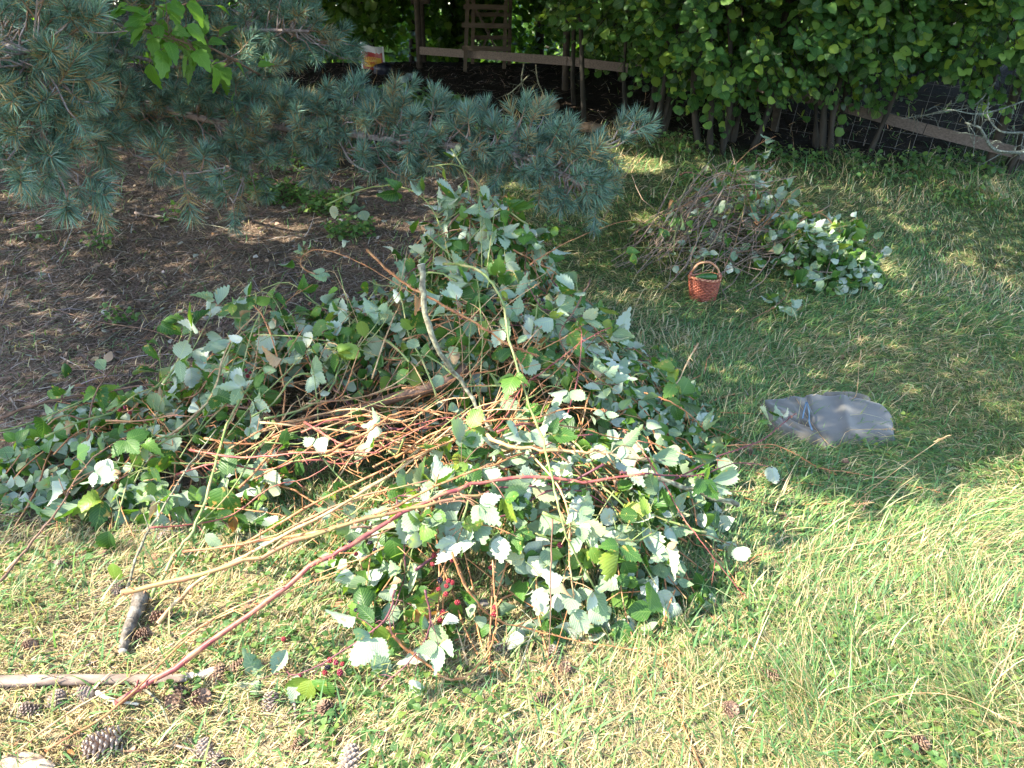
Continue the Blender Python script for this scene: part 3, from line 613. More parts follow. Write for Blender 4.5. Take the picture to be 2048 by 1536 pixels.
# hero leaves that can be picked out in the picture: pixel, size in metres, angle of the tip in the picture, face
def nearest(p):
    best = None
    for ro, Q, b in HERO:
        for q in Q[::3]:
            d = (q + b - p).length
            if best is None or d < best[0]: best = (d, ro, q, b)
    return best
HL = [(940,662,.098,-90,1,'round pale leaf facing the camera'),(412,715,.12,-70,1,'broad pale leaf hanging from the elbow'),(465,700,.095,-100,1,None),(385,755,.1,-80,1,None),(530,690,.11,-110,1,None),(1020,810,.095,-60,1,'white leaf'),(1045,835,.09,-100,1,None),(1290,1085,.10,-80,1,'cream leaf in the sun'),
 (1250,905,.11,-30,1,'big white sunlit leaf'),(440,1005,.12,-100,0,'large dark leaf with yellow blotches'),(415,1040,.09,-70,0,None),(465,1010,.085,-60,0,None),(1015,1010,.10,-110,0,'dark green leaf with sharp teeth'),(1030,1035,.095,-90,0,None),(1045,1015,.09,-60,0,None),(795,985,.085,-10,0,None),(765,1045,.09,-100,0,None),(790,1100,.09,-80,0,None),(1165,1000,.08,-90,0,None),(1205,905,.07,-90,0,None),
 (345,885,.09,-80,1,None),(115,985,.10,-60,1,'pale leaf low at the left edge'),(130,950,.09,-20,1,None),(700,1020,.08,-70,1,None),(520,935,.08,-90,1,None),(545,955,.075,-40,1,None),(680,435,.085,-80,1,'small white leaf off the arch'),(740,390,.08,-60,1,None),(755,425,.085,-110,1,None),(780,440,.085,-90,1,None),(800,455,.09,-70,1,None),(830,500,.08,-90,1,None),(1005,440,.07,-90,1,None),(640,655,.08,-140,0,'yellow-green leaf caught by the light'),(665,640,.08,-30,0,'yellow-green leaf beside it'),(1200,570,.085,15,0,'yellow-green backlit leaf'),(1215,600,.07,-60,0,None),(1345,805,.08,180,0,'yellow-green leaf with teeth'),(1355,825,.08,-70,0,None),
 (770,640,.10,-20,1,None),(745,695,.11,-110,1,'long pale leaf folded down the front'),(740,580,.095,-50,1,None),(820,530,.09,-90,0,None),(1140,690,.1,-60,1,None),(1160,700,.09,-110,1,None),(1140,560,.08,-60,1,None),(1070,960,.09,-60,1,None),(1090,985,.09,-20,1,None),(1105,1050,.1,-40,1,None),(1130,960,.09,20,1,None),(1160,1010,.09,-150,1,None),(1040,975,.08,200,1,None),(985,950,.085,-20,1,None),(930,945,.08,-160,1,None),(1000,1100,.1,-90,1,None),(960,1060,.1,-80,1,None),(1180,1060,.09,-90,1,None),(1300,945,.08,-60,1,None),(1450,935,.09,-90,1,None),(1545,950,.08,-90,1,None),(880,1270,.09,-20,1,'pale oblong leaf low at the front'),(565,1320,.07,-110,1,'pale leaf nearest the camera'),(590,1375,.07,-100,1,None),(1480,1110,.055,-70,1,'single white leaf on the grass right of the pile'),(1160,1240,.075,-50,1,None),(1140,1200,.075,-110,1,None),(1195,1230,.07,-20,1,None),(1080,1200,.085,-100,1,None),
 (1130,850,.1,-140,0,None),(910,770,.1,-100,0,None),(930,800,.08,-60,0,None),(1170,900,.08,-80,0,None),(215,1085,.09,-95,0,None),(225,1150,.09,-90,0,None),(300,985,.09,-90,0,None),(330,1000,.09,-80,0,None),(155,665,.07,-100,0,None),(235,660,.09,-50,1,None),(120,775,.08,-30,0,None),(1130,370,.08,170,0,None),(1110,430,.08,-60,0,None),(1120,445,.06,-100,0,None)]
for (u, v, s, ang, face, lab) in HL:
    p = PS(u, v, .035); near_ = nearest(p)
    if near_[0] > .25 and p.y > 3.2: p = near_[2] + near_[3] + (p - near_[2] - near_[3]) * .4
    ro, q, b = near_[1:]
    a = R(ang); right = Vector((1, 0, 0)); upv = Vector((0, math.sin(PITCH), math.cos(PITCH))); back = Vector((0, -math.cos(PITCH), math.sin(PITCH)))
    tip = right * math.cos(a) + upv * math.sin(a) + back * random.uniform(-.1, .35)
    nr = back * 1. + Vector((0, 0, .55)) + rv(.22)
    if face: nr = -nr
    size = s * random.uniform(.95, 1.1); base = p - tip.normalized() * size * .45
    add_leaf(ro, base - b, tip, nr, size, label=lab)
# filler canes over the pile, each one its own thing
HOLLOW = lambda x, y: ((x + .42) / .52) ** 2 + ((y - 2.55) / .30) ** 2 < 1
seen_labels = {}
LM = [((940, 662), 'the round pale leaf'), ((840, 560), 'the upright grey branch'), ((412, 715), 'the elbow-bent cane'), ((880, 1170), 'the red berries'), ((1250, 905), 'the big white leaf'), ((720, 1080), 'the wine-red cane'), ((1400, 1000), 'the torn pale branch end'), ((930, 330), 'the curled top shoot'), ((440, 1000), 'the large blotched leaf'), ((115, 985), 'the straight left-edge cane'), ((620, 530), 'the hooked orange cane'), ((1200, 570), 'the backlit yellow-green leaf'), ((940, 1350), 'the U-shaped cane'), ((1480, 450), 'the middle of its top'), ((1405, 575), 'the basket'), ((1690, 460), 'its outstretched tip'), ((1560, 290), 'its highest cane'), ((1560, 610), 'its trailing cane')]
def uniq(lab, mt, pts):
    m = pts[len(pts) // 2]; d = m - O; dep = d.y * math.cos(PITCH) - d.z * math.sin(PITCH); u = 1024 + FPX * d.x / dep; v = 768 - FPX * (d.y * math.sin(PITCH) + d.z * math.cos(PITCH)) / dep
    small = 'smaller' in lab; C_ = LM[13:] if small else LM[:13]
    (a, b), ph = min(C_, key=lambda q: (q[0][0] - u) ** 2 + (q[0][1] - v) ** 2); du, dv = u - a, v - b
    w_ = ('just ' if abs(du) + abs(dv) < 60 else '') + (('right of' if du > 0 else 'left of') if abs(du) > abs(dv) else ('below' if dv > 0 else 'above'))
    c_ = {'cane_orange': 'orange', 'cane_brown': 'brown', 'cane_green': 'green', 'cane_pink': 'dull pink', 'cane_purple': 'purple', 'cane_tan': 'straw-coloured', 'cane_red': 'red'}[mt]
    zn = 'bare' if 'bare thorny' in lab else ('silver-leaved' if 'silver' in lab else ('half-bare' if 'half-bare' in lab else 'leafy')); e = pts[-1] - pts[0]
    st = 'lying across' if abs(e.x) > 1.6 * abs(e.y) else ('pointing away' if abs(e.y) > 1.6 * abs(e.x) else 'lying slantwise')
    if small: w_ = w_.replace('just ', '')
    base_ = f"{zn} {c_} cane {st} {w_} {ph}" + (' on smaller pile' if small else '')
    if base_ in seen_labels:
        L_ = e.length; base_ = base_.replace(zn, ('short ' if L_ < .5 else 'long ') + zn, 1)
    for ad in ('kinked', 'twisted', 'bowed'):
        if base_ in seen_labels: base_ = base_.replace('cane', ad + ' cane', 1)
    base_ = base_.replace('straw-coloured', 'straw').replace('the backlit yellow-green', 'the yellow-green').replace('the torn pale branch end', 'the torn branch end'); base_ = base_.replace('lying ', '') if len(base_.split()) > 14 else base_; seen_labels[base_] = 1; return base_
zones = [(-.12, 3.7, .45, .4, 'leafy bramble cane heaped on the high back of the large pile', 22), (-.1, 3.15, .6, .28, 'leafy bramble cane in the shaded middle of the large pile', 26),
         (-1.15, 3.0, .52, .30, 'leafy bramble cane in the low left wing of the large pile', 26), (.02, 2.18, .34, .16, 'leafy bramble cane in the sunlit front lobe of the large pile', 26), (.20, 2.85, .26, .24, 'leafy bramble cane at the right flank of the large pile', 14), (-.45, 2.6, .55, .16, 'bare thorny cane in the sunlit orange bundle', 34), (-1.0, 2.85, .5, .18, 'leafy green cane rising over the left wing', 16), (-.2, 3.1, .4, .2, 'leafy cane standing proud of the back', 9)]
mats = ['cane_green', 'cane_orange', 'cane_brown', 'cane_green', 'cane_pink', 'cane_purple']
for zi, (cx, cyy, sx, sy, lab, cnt) in enumerate(zones):
    for k in range(cnt):
        x = cx + random.gauss(0, sx * .8); y = cyy + random.gauss(0, sy * .8); a = random.uniform(0, 6.28) if zi < 5 else random.gauss((.45, 1.0, 1.9)[zi - 5], .4); L = random.uniform(.35, .8) if zi < 5 else random.uniform(.6, 1.1); bare_ = zi == 5; bend_ = random.uniform(-1, 1)
        pts = []; rise0, rise1 = (random.uniform(0, .16) if random.random() < .5 else .02 for _ in range(2)) if zi < 5 else (.05, .12)
        x -= math.cos(a) * L * .45; y -= math.sin(a) * L * .45
        if zi < 5 and (PILEs(x, y) < .05 or PILEs(x + math.cos(a) * L, y + math.sin(a) * L) < .03) and random.random() < .85: L *= .45; x = cx + random.gauss(0, sx * .6); y = cyy + random.gauss(0, sy * .6)
        for i in range(7):
            z = max(PILEs(x, y), .02) + random.uniform(-.03, .05) + Hs(x, y) + rise0 * max(0, 1 - i / 2) + rise1 * max(0, (i - 4) / 2) + (.07 if zi >= 5 else 0); pts.append(Vector((x, y, z)))
            x += math.cos(a) * L / 6; y += math.sin(a) * L / 6; a += bend_ / 6 + random.gauss(0, .12)
        mt_ = random.choice(mats if zi < 5 else ['cane_green', 'cane_green', 'cane_tan'] if zi > 5 else ['cane_orange', 'cane_orange', 'cane_tan', 'cane_pink', 'cane_green', 'cane_red']); cane(pts, random.uniform(.0022, .0045), mt_, uniq(lab, mt_, pts), 'canes of the large cut pile', nleaf=random.randint(*((6, 10), (5, 9), (6, 10), (5, 9), (6, 9), (0, 0), (4, 7), (3, 6))[zi]) if zi != 5 else random.choice((0, 1, 2, 3)), lsize=random.choice((random.uniform(.05, .07), random.uniform(.068, .095), random.uniform(.068, .095))), under=(.5, .5, .55, .8, .5, .9, .55, .5)[zi], th=.6 if zi != 5 else 1.2, k=3, nohollow=True)
# mass of leaves inside the heap
def mass(n, sampler, smin, smax, underp=.6, wgt=.8):
    P, SN = sampler(n); n = len(P)
    nr = SN * wgt + np.array((0, -.3, .1)) + rng.normal(0, .55, (n, 3)); fl = rng.random(n) < underp; nr[fl] *= -1
    ti = rng.normal(0, 1, (n, 3)) + np.array((0, -.2, -.5)); out = []
    cr_ = rng.random(n); idx_ = rng.integers(3, size=n)
    for k in range(3):
        s = idx_ == k; out.append(bake(LOWB[k], frames_np(ti[s], nr[s]), P[s], smin + (smax - smin) * rng.random(s.sum()), np.repeat(cr_[s][:, None], 3, 1)))
    return out
def HOLLOWN(x, y): return ((x + .42) / .52) ** 2 + ((y - 2.55) / .30) ** 2 < 1
def pile_sampler(n):
    x = rng.uniform(-2.2, 1.5, n * 6); y = rng.uniform(1.8, 4.7, n * 6); h = PILE(x, y); k = (h > .06) & ~(HOLLOWN(x, y) & (rng.random(n * 6) < .8)) & (wob(x, y, 7., 3) * wob(x, y, 5., 1) < .5); x, y, h = x[k][:n], y[k][:n], h[k][:n]
    e = .05; sn = np.stack([(PILE(x - e, y) - PILE(x + e, y)) / (2 * e), (PILE(x, y - e) - PILE(x, y + e)) / (2 * e), np.ones(len(x))], 1); sn /= np.linalg.norm(sn, axis=1, keepdims=True)
    z = H(x, y) + h - .01 - .16 * rng.random(len(x)) ** 1.5; z = np.maximum(z, H(x, y) + .01); return np.stack([x, y, z], 1), sn
heap = thing('bramble_heap', 'dense inside of the large heap of cut brambles in the middle of the meadow', 'bramble heap', (0, 0, 0))
tag(bake_obj('leaf_mass', mass(6400, pile_sampler, .04, .085), 'bramble_leaf_mass', heap), None, None, kind='stuff')
mb = MB()
for _ in range(700):
    x = random.uniform(-2.1, 1.4); y = random.uniform(1.9, 4.5)
    if PILEs(x, y) < .1: continue
    a = random.uniform(0, 6.28); L = random.uniform(.3, .7); pts = []
    for i in range(5): pts.append((x, y, Hs(x, y) + max(.01, PILEs(x, y) - random.uniform(.0, .12)))); x += math.cos(a) * L / 4; y += math.sin(a) * L / 4; a += random.gauss(0, .3)
    mb.tube(catmull(pts, 2), random.uniform(.0015, .004), 4, False)
tag(mb.build('twig_mass', 'cane_orange', heap), None, None, kind='stuff')
mb = MB(); mb.tube(catmull(px([(660, 850, .2), (718, 820, .27), (800, 792, .33), (880, 768, .38), (930, 735, .42)]), 5), [.022] * 21, 9, wob=.15); lg = mb.build('thick_branch', 'cane_brown')
tag(lg, 'thick peeled brown branch lying inside the hollow of the bramble pile', 'branch')
mb = MB(); mb.tube(catmull(px([(1100, 862, .3), (1130, 885, .3), (1180, 905, .3), (1260, 915, .3), (1330, 925, .28)]), 4), .008, 7); tag(mb.build('grey_branch', 'bark_grey'), 'dark grey branch under the big white leaf at the right', 'branch')

# blackberries
def berry(mat, seed):
    r = random.Random(seed); V0, F0 = [], []
    bpy_me = None; mb = MB(); t = (1 + 5 ** .5) / 2
    iv = [Vector(v).normalized() for v in ((-1, t, 0), (1, t, 0), (-1, -t, 0), (1, -t, 0), (0, -1, t), (0, 1, t), (0, -1, -t), (0, 1, -t), (t, 0, -1), (t, 0, 1), (-t, 0, -1), (-t, 0, 1))]
    ifc = [(0, 11, 5), (0, 5, 1), (0, 1, 7), (0, 7, 10), (0, 10, 11), (1, 5, 9), (5, 11, 4), (11, 10, 2), (10, 7, 6), (7, 1, 8), (3, 9, 4), (3, 4, 2), (3, 2, 6), (3, 6, 8), (3, 8, 9), (4, 9, 5), (2, 4, 11), (6, 2, 10), (8, 6, 7), (9, 8, 1)]
    for k in range(26):
        z = 1 - 2 * (k + .5) / 26; a = k * 2.4; rr = math.sqrt(1 - z * z); c_ = Vector((rr * math.cos(a) * .0075, rr * math.sin(a) * .0075, z * .0095))
        mb.add([tuple(c_ + v * .0034) for v in iv], ifc)
    return mb.mesh('blackberry', mat)
def bmat(n, c, r): 
    m, t, out = NT(n); p = N(t, 'ShaderNodeBsdfPrincipled', Roughness=r); p.inputs['Base Color'].default_value = (*c, 1); p.inputs['Subsurface Weight'].default_value = .1 ; p.inputs['Subsurface Radius'].default_value = (.003, .001, .001)
    t.links.new(p.outputs[0], out.inputs[0]); return m
BM = [berry(bmat('berry_red', (.20, .01, .018), .35), 1), berry(bmat('berry_black', (.012, .008, .016), .18), 2), berry(bmat('berry_dark_red', (.16, .012, .03), .25), 3)]
BP = [(880,1160,1),(877,1178,0),(893,1172,0),(897,1162,0),(892,1188,0),(905,1165,0),(865,1128,0),(888,1080,0),(906,1098,0),(905,1120,0),(868,1110,0),(880,1095,2),(915,1075,0),(982,1135,0),(990,1215,0),(988,1230,0),(915,1205,0),(885,1225,0),(880,1240,0),(720,1205,2),(718,1230,2),(712,1220,1),(740,1265,1),(735,1250,1),(660,1320,0),(655,1335,1),(672,1325,2),(685,1328,0),(680,1345,2),(650,1345,0),(600,1362,0),(598,1355,2),(567,1278,0),(700,1085,1),(690,1100,1),(694,1095,2),(712,1108,0),(740,1085,1),(750,1100,1),(1345,1125,0),(1140,1070,0),(1120,1090,2),(980,600,1),(985,608,1),(990,602,1),(975,612,1),(955,610,1),(1005,605,1),(240,820,0),(250,815,2),(260,826,0),(500,745,0),(492,740,2),(495,752,0),(1085,600,1),(1090,608,1)]
for (u, v, k) in BP:
    p = PS(u, v, .045); near_ = nearest(p); o = link('blackberry', BM[k], near_[1]); o.location = p - near_[3]; s = random.uniform(.65, .95); o.scale = (s, s, s); o.rotation_euler = (random.random() * 3, random.random() * 3, random.random() * 3)

# ---------------------------------------------------------------- second, smaller pile
p2 = G(1490, 540)
C2 = [(p2.x - .14, p2.y + .35, .36, .40, .46), (p2.x + .40, p2.y + .05, .36, .30, .36), (p2.x + .12, p2.y + .75, .26, .3, .56)]
def PILE2(x, y): return np.maximum.reduce([h * np.exp(-.5 * (np.abs((x - a) / sx) ** 2.4 + np.abs((y - b) / sy) ** 2.4)) for a, b, sx, sy, h in C2])
fn2 = lambda a, b: float(PILE2(a, b))
def px2(L): return [PY(u, v, y) if y > 0 else PZ(u, v, -y) for u, v, y in L]
HC2 = [([(1400,462,p2.y+.1),(1470,440,p2.y+.35),(1560,400,p2.y+.6),(1580,340,p2.y+.8)],.004,'cane_green','pale green cane slanting up through the top of the smaller pile',6),
 ([(1330,430,p2.y+.2),(1420,380,p2.y+.5),(1500,300,p2.y+.8),(1552,272,p2.y+.9)],.0035,'cane_orange','orange cane rising to the highest tip of the smaller pile',3),
 ([(1360,350,p2.y+.5),(1380,345,p2.y+.5),(1460,360,p2.y+.6),(1560,315,p2.y+.8)],.0035,'cane_red','short red cane end poking left from the smaller pile',3),
 ([(1735,450,p2.y-.3),(1690,452,p2.y-.25),(1600,475,p2.y-.15),(1500,505,p2.y+.1)],.0035,'cane_green','cane pointing right from the smaller pile with silver leaves at its end',26),
 ([(1500,640,-.06),(1560,605,-.09),(1590,560,-.14),(1600,515,-.2)],.003,'cane_brown','brown cane with silver leaves trailing from the smaller pile towards the camera',26),
 ([(1350,555,p2.y-.15),(1380,500,p2.y),(1440,480,p2.y+.2),(1520,470,p2.y+.3)],.003,'cane_brown','bent brown cane on the left side of the smaller pile behind the basket',5),
 ([(1270,495,p2.y+.0),(1370,495,p2.y),(1480,495,p2.y+.1),(1640,560,p2.y-.1)],.0032,'cane_green','thin green cane lying level across the smaller pile',9)]
HERO2 = []
for pts, r, mat, lab, nl in HC2: HERO2.append(cane(px2(pts), r, mat, lab, 'canes of the smaller cut pile', nleaf=nl, lsize=.085, under=.85, nfn=fn2, k=4))
for k in range(34):
    lf = k % 2
    x = p2.x + (random.gauss(.25, .2) if lf else random.gauss(-.2, .22)); y = p2.y + random.gauss(.25, .22); a = random.gauss(.4, .8) ; L = random.uniform(.35, .7); x -= math.cos(a) * L * .35; y -= math.sin(a) * L * .35; rise = random.uniform(0, .3) * (not lf); pts = []
    for i in range(6): pts.append(Vector((x, y, Hs(x, y) + max(.03, fn2(x, y)) + random.uniform(-.03, .06) + rise * (i / 5) ** 2))); x += math.cos(a) * L / 5; y += math.sin(a) * L / 5; a += random.gauss(0, .2)
    mt_ = random.choice(['cane_orange', 'cane_brown', 'cane_green', 'cane_pink']); cane(pts, random.uniform(.0025, .0045), mt_, uniq('silver smaller' if lf else 'half-bare smaller', mt_, pts), 'canes of the smaller cut pile', nleaf=11 if lf else 2, lsize=.08, under=.75, nfn=fn2, k=2, th=.3)
heap2 = thing('bramble_heap', 'tangled inside of the smaller cut heap behind the basket', 'bramble heap', (0, 0, 0))
def pile2_sampler(n):
    x = p2.x + rng.uniform(-.9, 1.3, n * 4); y = p2.y + rng.uniform(-.5, 1.2, n * 4); h = PILE2(x, y); k = (h > .08) & (rng.random(n * 4) < .08 + .92 * smooth(.05, .35, x - p2.x)); x, y, h = x[k][:n], y[k][:n], h[k][:n]
    sn = np.tile(np.array((0, -.3, 1.)), (len(x), 1)); return np.stack([x, y, H(x, y) + h * (1 - .6 * rng.random(len(x)))], 1), sn
tag(bake_obj('leaf_mass', mass(900, pile2_sampler, .055, .085, .45), 'bramble_leaf_mass', heap2), None, None, kind='stuff')
mb = MB()
for _ in range(210):
    x = p2.x + random.gauss(-.22, .26); y = p2.y + random.gauss(.3, .28)
    if fn2(x, y) < .06: continue
    a = random.gauss(.6, .6); L = random.uniform(.4, .9); pts = []
    zz = random.uniform(.1, 1.); ris = random.choice((0, 0, random.uniform(.1, .5)))
    x -= math.cos(a) * L * .4; y -= math.sin(a) * L * .4; z_ = fn2(x, y)
    for i in range(4): pts.append((x, y, Hs(x, y) + max(.02, fn2(x, y)) * zz + random.uniform(0, .05) + ris * i / 3 * .6)); x += math.cos(a) * L / 3; y += math.sin(a) * L / 3; a += random.gauss(0, .3)
    mb.tube(catmull(pts, 2), random.uniform(.002, .0045), 4, False)
tag(mb.build('twig_mass', 'dry_twig', heap2), None, None, kind='stuff')

# ---------------------------------------------------------------- pine
def tuft(seed, L=.11, nn=115, nl=.075):
    r = np.random.default_rng(seed); V = []; F = []; C = []; n = 0
    mb = MB(); ax = np.array((0, 0, 1.))
    s = r.random(nn) ** .8; a = r.random(nn) * 6.283; op = .55 + .65 * (1 - s) + r.normal(0, .15, nn)
    d = np.stack([np.sin(op) * np.cos(a), np.sin(op) * np.sin(a), np.cos(op)], 1); p0 = np.stack([0 * s, 0 * s, s * L], 1)
    ln = nl * (.75 + .4 * r.random(nn)); side = np.cross(d, r.normal(size=(nn, 3))); side /= np.linalg.norm(side, axis=1, keepdims=True)
    bow = np.cross(side, d) * (r.normal(0, .09, nn) * ln)[:, None]; w_ = .00135
    V = np.stack([p0 - side * w_, p0 + side * w_, p0 + d * (ln * .55)[:, None] + bow - side * w_, p0 + d * (ln * .55)[:, None] + bow + side * w_, p0 + d * ln[:, None]], 1)
    T = np.array([(0, 1, 3), (0, 3, 2), (2, 3, 4)]); F = (T[None] + (np.arange(nn) * 5)[:, None, None]).reshape(-1, 3)
    col = np.array((.105, .18, .132)) * (1 + r.normal(0, .3, (nn, 1))) * (1 + r.normal(0, .06, (nn, 3))); yel = r.random(nn) < (.04, .1, .03, .35, .05, .15)[seed]; col[yel] = (.27, .20, .09)
    V = V.reshape(-1, 3); C = np.repeat(col, 5, 0)
    # woody shoot with its bud
    k = 5; rings = []
    for i, (zz, rr) in enumerate(((-.05, .0032), (L * .6, .0026), (L, .0032), (L + .012, .0005))):
        for j in range(k): rings.append((rr * math.cos(j * 6.283 / k), rr * math.sin(j * 6.283 / k), zz))
    FF = []
    for i in range(3):
        for j in range(k):
            a0, a1 = i * k + j, i * k + (j + 1) % k; FF += [(a0, a1, a1 + k), (a0, a1 + k, a0 + k)]
    V2 = np.concatenate([V, np.array(rings)]); F2 = np.concatenate([F, np.array(FF) + len(V)]); C2_ = np.concatenate([C, np.tile(np.array((.20, .12, .075)), (len(rings), 1))])
    return V2, F2, C2_
TU = [tuft(i, L) for i, L in enumerate((.05, .07, .09, .12, .035, .06))]
TUM = [mesh_np('needle_tuft', v, f, 'needles', c_) for v, f, c_ in TU]
pine = thing('pine_tree', 'large blue-green pine whose low boughs reach in from the left edge', 'tree', (-6.2, 7.0, Hs(-6.2, 7.0)))
PB = Vector(pine.location)
mb = MB(); mb.tube([(0, 0, -.1), (.02, 0, 1.), (.05, .05, 3.), (.1, .0, 6.), (.1, 0, 10)], [.24, .2, .17, .12, .04], 12, wob=.1); mb.build('trunk', 'bark_pine', pine)
# boughs: pixel, pixel, distance y
BG = [([(-260,60,4.6),(0,20,4.0),(60,40,3.9)],.022,.5,1.0,0),
 ([(-330,40,5.2),(-90,60,3.9),(50,105,3.2),(75,110,3.1)],.016,.5,1.,0),
 ([(-330,220,5.),(-120,240,3.8),(20,275,3.2),(110,290,3.1)],.013,.42,1.3,0),
 ([(-300,250,5.4),(-100,250,4.2),(60,230,3.6),(150,235,3.5)],.013,.45,1.2,0),
 ([(-300,90,6),(0,130,5.2),(200,180,4.7),(420,240,4.4),(640,262,4.2),(800,282,4.1),(960,298,4.0),(1080,325,3.9),(1165,372,3.8)],.024,.25,2.2,0),
 ([(420,235,4.4),(560,290,4.3),(700,300,4.2),(860,300,4.1)],.014,.3,1.3,0),
 ([(640,240,4.2),(700,235,4.3),(800,245,4.3),(880,262,4.3)],.012,.22,1.2,0),
 ([(1000,285,3.95),(1080,270,4.0),(1160,300,3.9),(1215,290,3.85),(1270,262,3.8)],.008,.12,.9,0),
 ([(1120,300,3.9),(1160,350,3.8),(1170,375,3.75)],.008,.18,1.3,0),
 ([(-300,-60,6.2),(0,-20,5.6),(200,30,5.2),(400,60,5.0),(520,60,4.8),(620,62,4.7)],.02,.42,1.4,0),
 ([(100,60,5.3),(260,110,5.0),(420,150,4.8),(540,170,4.7)],.014,.42,1.35,0),
 ([(-200,120,6.),(60,200,5.4),(200,230,5.0),(330,235,4.8)],.013,.5,1.2,0),
 ([(300,-60,6.2),(420,0,5.8),(480,30,5.5),(530,80,5.2)],.014,.4,1.3,0),
 ([(200,30,5.2),(330,90,4.8),(440,130,4.6),(500,190,4.5)],.012,.5,1.2,0),
 ([(420,235,4.4),(490,300,4.3),(500,340,4.2),(480,360,4.2)],.008,.35,1.1,0),
 ([(0,20,4.0),(120,10,3.8),(185,18,3.7)],.0055,.0,0.,1),
 ([(20,-20,4.2),(70,35,3.9),(140,55,3.7),(200,66,3.6),(255,62,3.5)],.0055,.0,0.,1),
 ([(190,288,3.8),(250,305,3.7),(310,325,3.6),(370,347,3.55),(450,335,3.5)],.0065,.12,.6,1),
 ([(-20,345,3.3),(50,330,3.2),(110,312,3.1)],.005,.1,.8,1),
 ([(420,235,4.4),(470,180,4.4),(440,140,4.4)],.013,.0,0.,1),
 ([(660,245,4.2),(700,320,4.1),(740,345,4.0)],.007,.1,.5,1),
 ([(1030,330,3.9),(1060,345,3.85),(1110,332,3.8),(1130,300,3.8)],.007,.1,.6,1),
 ([(975,265,4.0),(985,235,4.05),(1005,218,4.1)],.005,.05,.5,1),
 ([(350,235,4.9),(390,290,4.8),(430,350,4.7),(470,410,4.6)],.012,.1,.5,1)]
tufts = []
for bi, (pp, r, tw, dens, bare) in enumerate(BG):
    P = catmull([PY(u, v, y) for u, v, y in pp], 7); n = len(P); mb = MB()
    mb.tube([p - PB for p in P], [r * (1 - .6 * i / (n - 1)) for i in range(n)], 8, wob=.25)
    L = sum((P[i + 1] - P[i]).length for i in range(n - 1)); nt_ = int(L / .042 * dens)
    mine = []
    for k in range(nt_):
        f = (k + random.random()) / nt_; i = min(n - 2, int(f * (n - 1))); q = P[i].lerp(P[i + 1], f * (n - 1) - i); d = (P[i + 1] - P[i]).normalized()
        s = (d.cross(rv()).normalized() + d * random.uniform(.3, 1.1) + Vector((0, 0, .25))).normalized(); l = tw * random.choice((random.uniform(.08, .4), random.uniform(.3, .9))) * (1 - .35 * f)
        e = q + s * l; midp = q.lerp(e, .5) + Vector((0, 0, -.04 * l)) + rv(.01); up = (s + Vector((0, 0, .35)) + rv(.35)).normalized(); e2 = e + up * .04
        mb.tube([q - PB, midp - PB, e - PB, e2 - PB], [.005, .004, .0032, .003], 5, False)
        mine.append((e2, (up + rv(.15)).normalized()))
        if l > .14:
            for _ in range(2): m2 = q.lerp(e, random.uniform(.4, .95)); dd = (s * .6 + rv(.7) + Vector((0, 0, .3))).normalized(); mb.tube([m2 - PB, m2 + dd * .06 - PB], .0025, 4, False); mine.append((m2 + dd * .06, dd))
    if not bare: mine.append((P[-1], (P[-1] - P[-2]).normalized()))
    bo = mb.build('branch', 'bark_pine', pine)
    for t_ in mine: tufts.append((t_, bo))
def inview(p):
    d = p - O; dep = d.y * math.cos(PITCH) - d.z * math.sin(PITCH)
    if dep <= .2: return False
    u = 1024 + FPX * d.x / dep; v = 768 - FPX * (d.y * math.sin(PITCH) + d.z * math.cos(PITCH)) / dep; return -40 < u < 2088 and -40 < v < 1576
def blocks(p):
    for zc in (.0, .25, .45):
        k = (p.z - zc) / SUN.z; x, y = p.x - SUN.x * k, p.y - SUN.y * k
        if -2.2 < x < 1.6 and y < 2.5: return True
    return False
tufts = [t for t in tufts if inview(t[0][0]) or not blocks(t[0][0])]
vis = [t for t in tufts if inview(t[0][0])]; hid = [t for t in tufts if not inview(t[0][0])]
vis.sort(key=lambda t: t[0][0].y)
for (p, d), bo in vis[:298]:
    o = link('needle_tuft', random.choice(TUM), bo); m = frame(d.orthogonal(), d).to_4x4(); m = m @ Matrix.Rotation(random.random() * 6.28, 4, 'Z') @ Matrix.Scale(random.uniform(.7, 1.25), 4); m.translation = p - PB; o.matrix_local = m
rest = vis[298:] + hid; out = []
pos = np.array([tuple(t[0][0] - PB) for t in rest]); dr = np.array([tuple(t[0][1]) for t in rest]); ix = rng.integers(len(TU), size=len(rest))
for k in range(len(TU)):
    s = ix == k
    if s.sum():
        mt = frames_np(np.cross(dr[s], rng.normal(size=(s.sum(), 3))), dr[s]); v, f, c_ = TU[k]
        W = np.einsum('nij,kj->nki', mt, v) + pos[s][:, None]; nn = s.sum()
        out.append((W.reshape(-1, 3), (f[None] + (np.arange(nn) * len(v))[:, None, None]).reshape(-1, 3), np.tile(c_, (nn, 1)), np.zeros((nn * len(v), 2))))
tag(bake_obj('far_needles', out, 'needles', pine), None, None, kind='stuff')
print('tufts', len(tufts), len(vis))
